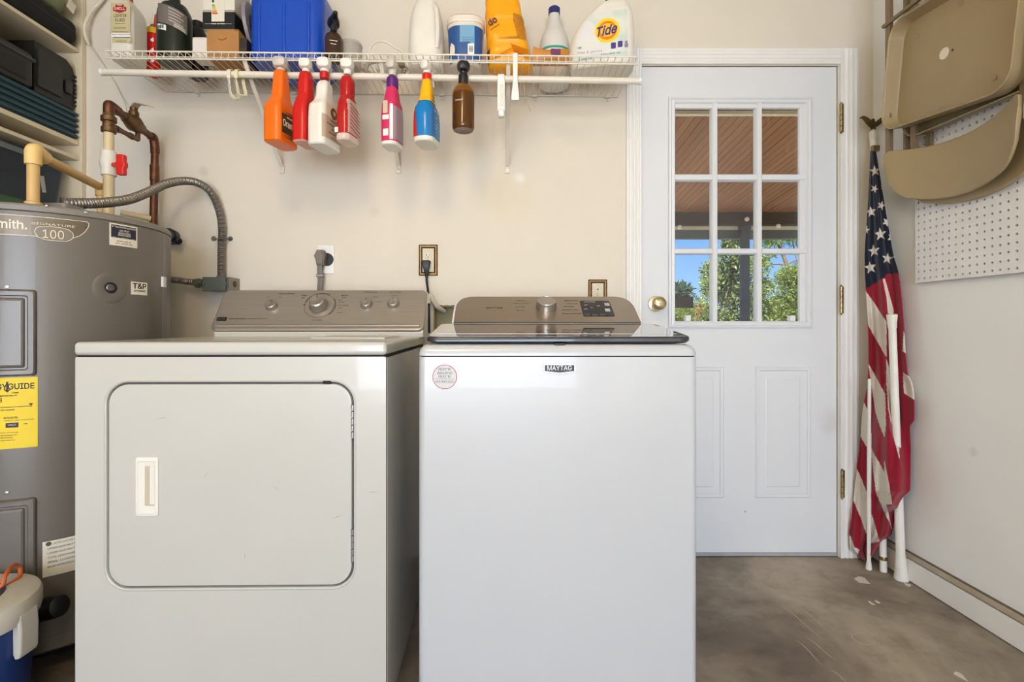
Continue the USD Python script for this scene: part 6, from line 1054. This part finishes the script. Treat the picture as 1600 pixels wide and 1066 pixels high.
# ---------------------------------------------------------------- folding chairs hung upside down on the right wall
tanm = pmat('chair_tan', 162, 142, 104, .42, var=.03, bump=.0004, bscale=700); tanf = mat('chair_frame', srgb(134, 113, 86), .35, metal=.2, var=.05); tand = pmat('chair_tan_rim', 154, 136, 108, .4)
def chair(label, X0, dz=0, tilt=0.0, group=None, dd=0.0, rec=.048, bow=.058):
    t = Thing('folding_chair', label, 'folding chair', (X0 + .03, 1.65 - CD + dd, 1.39 + dz), group=group)
    dc_, zc_, wd, hz_ = 1.634 + dd, 1.846 + dz, .486, .385
    def ring(i, x, r): 
        p = rr(wd - 2 * i, hz_ - 2 * i, r, 8); c, s = math.cos(tilt), math.sin(tilt)
        return np.c_[np.full(len(p), x), dc_ - (p[:, 0] * c - p[:, 1] * s) - CD, zc_ + p[:, 0] * s + p[:, 1] * c]
    rings = [ring(.004, X0 + rec + .005, .066), ring(.002, X0 + rec - .01, .066), ring(-.001, X0 + .004, .066), ring(-.001, X0 + .001, .066), ring(.0015, X0 - .0005, .064), ring(.004, X0 + .001, .062), ring(.006, X0 + .006, .060), ring(.012, X0 + rec - .008, .054), ring(.016, X0 + rec - .001, .050), ring(.022, X0 + rec, .046), ring(.05, X0 + rec, .05)]
    s_ = t.part('seat', loft(rings), tanm, 40)
    def on(u, v, m, h=0.0): return put(m, (X0 + rec - .0003 - h, dc_ - (-u * math.cos(tilt) - v * math.sin(tilt)) * -1 - CD if False else dc_ - u * math.cos(tilt) + v * math.sin(tilt) - CD, zc_ + u * math.sin(tilt) + v * math.cos(tilt)), (0, -1, 0), (0, 0, 1))
    t.part('sticker', on(-.044, .012, disc(.0185, .0008, 28)), paper, under=s_, label='round white sticker'); t.part('vent_hole', on(-.013, .010, disc(.004, .0006, 14)), ink, under=s_)
    for u, v in ((-.165, .115), (.0, .145), (.145, -.13), (-.03, -.165)): t.part('screw_boss', on(u, v, lathe([(.0085, 0), (.0085, .001), (.007, .002), (.005, .0012), (.0004, .0012)], 16)), tand, under=s_)
    # curved backrest
    n = 30; secs = []
    for q in np.linspace(0, 1, n):
        e = min(q, 1 - q) * .490; f = math.sqrt(1 - max(0, 1 - e / .075) ** 2); b = 4 * q * (1 - q)
        zt_, zb_ = 1.612 - .038 * b, 1.448 - .062 * b; zb_ = zb_ + (zt_ - zb_) * .62 * (1 - f); zt_ = zt_ - .012 * max(0, 1 - e / .012); mid = (zt_ + zb_) / 2; h = (zt_ - zb_) / 2; xx = X0 + .002 + bow * b
        dd_ = 1.884 - .490 * q + dd
        secs.append([(xx + ox_, dd_ - CD, mid + dz + k_ * h) for ox_, k_ in ((0, -.94), (0, -.4), (0, 0), (0, .4), (0, .94), (.004, 1), (.010, 1), (.014, .92), (.014, 0), (.014, -.92), (.010, -1), (.004, -1))])
    t.part('backrest', loft(secs), tanm, 50)
    fl = (.0085, .012)
    for d0 in (1.892 + dd, 1.372 + dd): t.part('upright', tube([(X0 + .030, d0 - CD, 1.59 + dz), (X0 + .030, d0 - CD, 1.9 + dz), (X0 + .030, d0 - CD, 2.37 + dz)], 1, 12, flat=fl), tanf)
    for d0 in (1.815 + dd, 1.43 + dd): t.part('leg', tube([(X0 + rec + .013, d0 - CD, 1.56 + dz), (X0 + rec + .013, d0 - CD, 1.9 + dz), (X0 + rec + .013, d0 - CD, 2.36 + dz)], 1, 12, flat=(.007, .012)), tanf)
    t.part('crossbar', rod((X0 + .018, 1.905 + dd - CD, 2.085 + dz), (X0 + .018, 1.36 + dd - CD, 2.085 + dz), .0075, 12), tanf); t.part('crossbar', rod((X0 + rec + .013, 1.815 + dd - CD, 2.26 + dz), (X0 + rec + .013, 1.43 + dd - CD, 2.26 + dz), .0075, 12), tanf)
    for d0 in (1.862 + dd, 1.412 + dd): t.part('back_bracket', rbox(X0 + .026, X0 + .034, d0 - .012 - CD, d0 + .012 - CD, 1.535 + dz, 1.58 + dz, .003), tanf)
    return t
c_1 = chair('front tan folding chair hung upside down with a round sticker under its seat', 1.412, 0, -.12, group='folding chairs hung on the right wall')
c_2 = chair('tan folding chair hung behind the one with the sticker, its edges showing below', 1.468, -.018, -.03, dd=-.014, rec=.034, bow=.036, group='folding chairs hung on the right wall')
for px_, d0 in ((0, 1.892), (1, 1.372)):
    single('wall_hook', cat(rod((1.40, d0 - .010 - CD, 2.383), (PX - .0005, d0 - .010 - CD, 2.383), .006, 10), rod((1.40, d0 - .010 - CD, 2.383), (1.36, d0 - .010 - CD, 2.41), .006, 10), box(PX - .004, PX, d0 - .03 - CD, d0 + .01 - CD, 2.36, 2.41)), steel_g, ('steel wall hook holding the chairs near the corner', 'steel wall hook holding the chairs away from the corner')[px_], 'hook')

# ---------------------------------------------------------------- flag in the corner
polem = pmat('pole_white', 232, 228, 216, .35); goldm = mat('eagle_bronze', srgb(96, 80, 44), .45, metal=.6, var=.2, scale=60)
fb0, fb1 = W(1380.5, 893, 1.985), W(1364.5, 214, 2.055); fb0[2] = .001
fl_ = Thing('flag', 'furled flag with stars and stripes on a white pole standing in the corner', 'flag', fb0)
fl_.part('pole', rod(fb0, fb1, .0125, 16), polem); u_ = (fb1 - fb0) / np.linalg.norm(fb1 - fb0)
fl_.part('brass_band', lathe([(.0132, 0), (.0138, .002), (.0138, .012), (.0132, .014)], 18, axis=u_, o=fb0 + u_ * .045), brass_old); fl_.part('pole_cap', lathe([(.0135, 0), (.0145, .003), (.0145, .03), (.011, .034), (.006, .04)], 18, axis=u_, o=fb1 - u_ * .01), polem)
fl_.part('clip', cat(rbox(fb1[0] - .018, fb1[0] + .012, fb1[1] - .024, fb1[1] - .006, fb1[2] - .065, fb1[2] - .040, .005), lathe([(.010, 0), (.009, .005), (.003, .006)], 16, axis=(0, -1, 0), o=fb1 + (-.003, -.022, -.052))), antique)
ec_ = fb1 + u_ * .03
wing = lambda s: tube(spline([ec_ + (0, 0, .010), ec_ + (s * .022, -.004, .030), ec_ + (s * .042, -.006, .046), ec_ + (s * .060, -.008, .044 if s < 0 else .038)], 6), np.interp(np.linspace(0, 1, 19), [0, .3, .7, 1], [.009, .011, .007, .0015]), 10)
fl_.part('eagle_finial', cat(wing(-1), wing(1), lathe([(.010, 0), (.008, .006), (.012, .014), (.010, .026), (.006, .034)], 14, o=ec_), sphere(ec_ + (-.004, -.004, .036), .007)), goldm, label='bronze eagle finial')
Lk = [(236, 1359.5), (300, 1357), (350, 1354), (400, 1351), (450, 1352.5), (510, 1356), (560, 1357), (600, 1355), (640, 1348), (700, 1343), (760, 1335), (800, 1331.5), (840, 1327), (858, 1328), (868, 1338), (878, 1353)]
Rk = [(236, 1369), (300, 1379), (350, 1387.5), (400, 1396.5), (427, 1404), (500, 1412), (560, 1416), (582, 1418.5), (600, 1426), (625, 1429), (655, 1429), (668, 1422), (700, 1423), (765, 1422), (776, 1412), (787, 1405), (800, 1400), (835, 1393), (846, 1380), (862, 1369), (878, 1357)]
Lp, Rp = (PchipInterpolator(*np.array(k).T) for k in (Lk, Rk))
white_s = [[(1352, 453.8), (1365, 471.8), (1385.3, 503.3), (1385.3, 559.6), (1357.2, 510), (1350, 478.6)], [(1354, 564), (1365, 582), (1383, 616), (1384.5, 664), (1382, 684), (1374, 664), (1368, 645), (1363.5, 615), (1358, 577)],
    [(1379, 436), (1383, 436), (1396.6, 485), (1396, 492), (1387, 490), (1385, 465)], [(1384.5, 560), (1390, 575), (1394, 640), (1404, 690), (1406, 720), (1398, 690), (1388, 640), (1384.8, 600)], [(1412, 518), (1421, 553), (1430, 560), (1410, 549)], [(1411, 582), (1432, 596), (1432, 627), (1412, 614)],
    [(1340, 620), (1349, 627), (1356, 641), (1357.5, 705), (1344, 681), (1338, 665)], [(1338, 731), (1347, 750), (1356, 775), (1359, 842), (1354, 836), (1345, 810), (1336, 789), (1330, 772)], [(1360, 694), (1364, 706), (1375, 725), (1381, 738), (1381.5, 777), (1388, 800), (1394, 830), (1390, 818), (1369, 772), (1364, 733)],
    [(1359, 795), (1366, 816), (1374, 846), (1359, 850)], [(1382, 719), (1388, 750), (1394, 788), (1382, 788), (1381, 745)], [(1322, 832), (1329, 838), (1335, 855), (1343, 859), (1338, 872), (1322, 862)]]
def starpoly(x, y, r, a): 
    t = np.radians(np.arange(10) * 36 - 90 + a); q = np.where(np.arange(10) % 2 == 0, r, r * .40); return Polygon(np.c_[x + q * np.cos(t), y + q * np.sin(t) * 1.05])
stars = [starpoly(*s) for s in ((1367, 267, 8, -8), (1366.5, 295, 6, 25), (1380, 291, 5, 0), (1377, 321, 6.5, 20), (1361, 331, 8, -10), (1353.5, 359, 5.5, 15), (1385.5, 347, 7, 28), (1375.5, 366, 9, -6), (1393.5, 372, 7, 30), (1365.5, 392, 8.5, -8), (1386.5, 404, 8, 8), (1400.5, 399, 6, 25), (1360, 418, 9, -10))]
import shapely
from shapely.ops import unary_union
wpoly = unary_union([Polygon(p).buffer(0) for p in white_s]); spoly = unary_union([aff.scale(p, 1.12, 1.12) for p in stars])
canton = Polygon([(1300, 200), (1450, 200), (1450, 424), (1404.5, 426.8), (1385, 429), (1381, 434), (1352, 452), (1300, 470)])
nu, nv_ = 84, 520; uu = np.linspace(0, 1, nu); vv = np.linspace(236, 878, nv_)
U_, Y_ = np.meshgrid(uu, vv); PXs = Lp(Y_) + (Rp(Y_) - Lp(Y_)) * U_
gr = np.interp(Y_, [236, 320, 450, 700, 878], [0, .35, .8, 1, 1])
base_d = np.clip(2.092 - (PXs - 1335) * .0023, 1.865, 2.07) - .006
fold = .013 * np.sin(2 * PI * (1.9 * U_ + .0011 * (Y_ - 300)) + .6) + .006 * np.sin(2 * PI * (4.3 * U_ - .0016 * Y_))
bump = .075 * np.exp(-((PXs - 1393) / 17) ** 2) * np.clip((Y_ - 590 - 3.2 * np.abs(PXs - 1384)) / 60, 0, 1) * np.clip((800 - Y_) / 10, 0, 1)
near = .03 * np.exp(-((PXs - 1367) / 18) ** 2) * (1 - .6 * gr)
dF = base_d - (fold * gr) - bump - near - .012 * np.sin(PI * U_)
lim = 1.530 * F / np.maximum(PXs - VX, 1) - .010; dF = np.minimum(dF, lim)
dB = np.minimum(np.minimum(dF + .014 + .030 * np.sin(PI * U_), lim + .006), 2.100)
col = np.empty((nv_, nu, 3)); P2 = shapely.points(PXs.ravel(), Y_.ravel())
cw_, cr_, cn_ = srgb(214, 204, 188), srgb(148, 20, 42), srgb(24, 29, 46)
isw = shapely.contains(wpoly, P2); isc = shapely.contains(canton, P2); iss = shapely.contains(spoly, P2)
col = np.where(isc[:, None], np.where(iss[:, None], cw_, cn_), np.where(isw[:, None], cw_, cr_))
def sheet(D_): return np.c_[((PXs - VX) / F * D_).ravel(), (D_ - CD).ravel(), (CZ + (VY - Y_) / F * D_).ravel()]
vF, vB = sheet(dF), sheet(dB); idx = np.arange(nu * nv_).reshape(nv_, nu)
q = np.stack([idx[:-1, :-1], idx[1:, :-1], idx[1:, 1:], idx[:-1, 1:]], -1).reshape(-1, 4); fF = np.vstack([q[:, [0, 1, 2]], q[:, [0, 2, 3]]]); fB = fF[:, ::-1] + nu * nv_
loop = np.r_[idx[0, :], idx[1:, -1], idx[-1, -2::-1], idx[-2:0:-1, 0]]; l2_ = np.roll(loop, -1); o = nu * nv_
fE = np.vstack([np.c_[loop, l2_, l2_ + o], np.c_[loop, l2_ + o, loop + o]])
fm = trimesh.Trimesh(np.vstack([vF, vB]), np.vstack([fF, fB, fE]), process=False)
clothm = usdkit.material(stage, '/World/Looks/flag_cloth', {'a': ('attribute', {'attribute': 'displayColor'}), 'g': ('geometry', {}), 'w': ('noise_texture', {'scale': 900.0, 'detail': 1.0}), 'b': ('bump', {'strength': .3, 'distance': .0004}), 'p': ('principled_bsdf', {'roughness': .85, 'sheen_weight': .2, 'specular_ior_level': .2})}, [('a.color', 'p.base_color'), ('g.position', 'w.vector'), ('w.fac', 'b.height'), ('b.normal', 'p.normal')], surface='p.BSDF')
fp_ = fl_.part('cloth', fm, clothm, True)
UsdGeom.PrimvarsAPI(fp_).CreatePrimvar('displayColor', Sdf.ValueTypeNames.Color3fArray, 'vertex').Set(Vt.Vec3fArray.FromNumpy(np.vstack([col, col]).astype(np.float32)))
# white poles leaning in the corner
b0, b1 = W(1408.5, 900, 1.925), W(1393.5, 492, 1.862); b0[2] = .001; u_ = (b1 - b0) / np.linalg.norm(b1 - b0); Lp_ = np.linalg.norm(b1 - b0)
wp1 = Thing('white_pole', 'thick white plastic pole with flared ends before the flag', 'pole', b0)
wp1.part('tube', lathe([(.0155, 0), (.0120, Lp_ * .97)], 24, axis=u_, o=b0), polem); wp1.part('end_cap', lathe([(.0235, 0), (.024, .004), (.0205, .03), (.0190, .050), (.0198, .051), (.0175, .075), (.0158, .10)], 24, axis=u_, o=b0), polem); wp1.part('end_cap', lathe([(.0125, Lp_ - .05), (.0138, Lp_ - .048), (.0145, Lp_ - .03), (.0165, Lp_ - .012), (.0175, Lp_), (.015, Lp_ + .002)], 24, axis=u_, o=b0), polem)
b0, b1 = W(1357.5, 884, 2.005), W(1358.5, 592, 1.966); b0[2] = .001; u_ = (b1 - b0) / np.linalg.norm(b1 - b0); Lp_ = np.linalg.norm(b1 - b0)
wp2 = Thing('curtain_rod', 'thin white telescoping rod leaning on the left of the flag', 'rod', b0)
wp2.part('outer_tube', lathe([(.0072, 0), (.0074, Lp_ * .72)], 16, axis=u_, o=b0), polem); wp2.part('inner_tube', lathe([(.006, Lp_ * .7), (.006, Lp_ - .005), (.0035, Lp_)], 16, axis=u_, o=b0), polem); wp2.part('foot', lathe([(.0105, 0), (.011, .004), (.0085, .026), (.0078, .032)], 16, axis=u_, o=b0), polem)
# loose chips on the floor
chipm = pmat('paint_chip', 214, 204, 186, .7); gch = np.random.default_rng(3)
for k, (px, py, s_) in enumerate(((1348, 907, .030), (1418, 914, .014), (1362, 943, .012), (1371, 941, .009), (1500, 1058, .018))):
    d_ = CZ * F / (py - VY); t_ = np.sort(gch.random(9)) * 2 * PI; r_ = s_ * gch.uniform(.6, 1.0, 9)
    single('paint_chip', mv(ext(Polygon(np.c_[np.cos(t_) * r_, np.sin(t_) * r_ * 1.2]), .0012), X(px, d_), d_ - CD, .0002), chipm, ('largest pale paint chip on the floor before the flag', 'small paint chip on the floor by the thick white pole', 'left of two tiny paint chips on the floor', 'right of two tiny paint chips on the floor', 'pale paint chip on the floor near the front')[k], 'paint chip', smooth=False, group='pale paint chips on the floor')
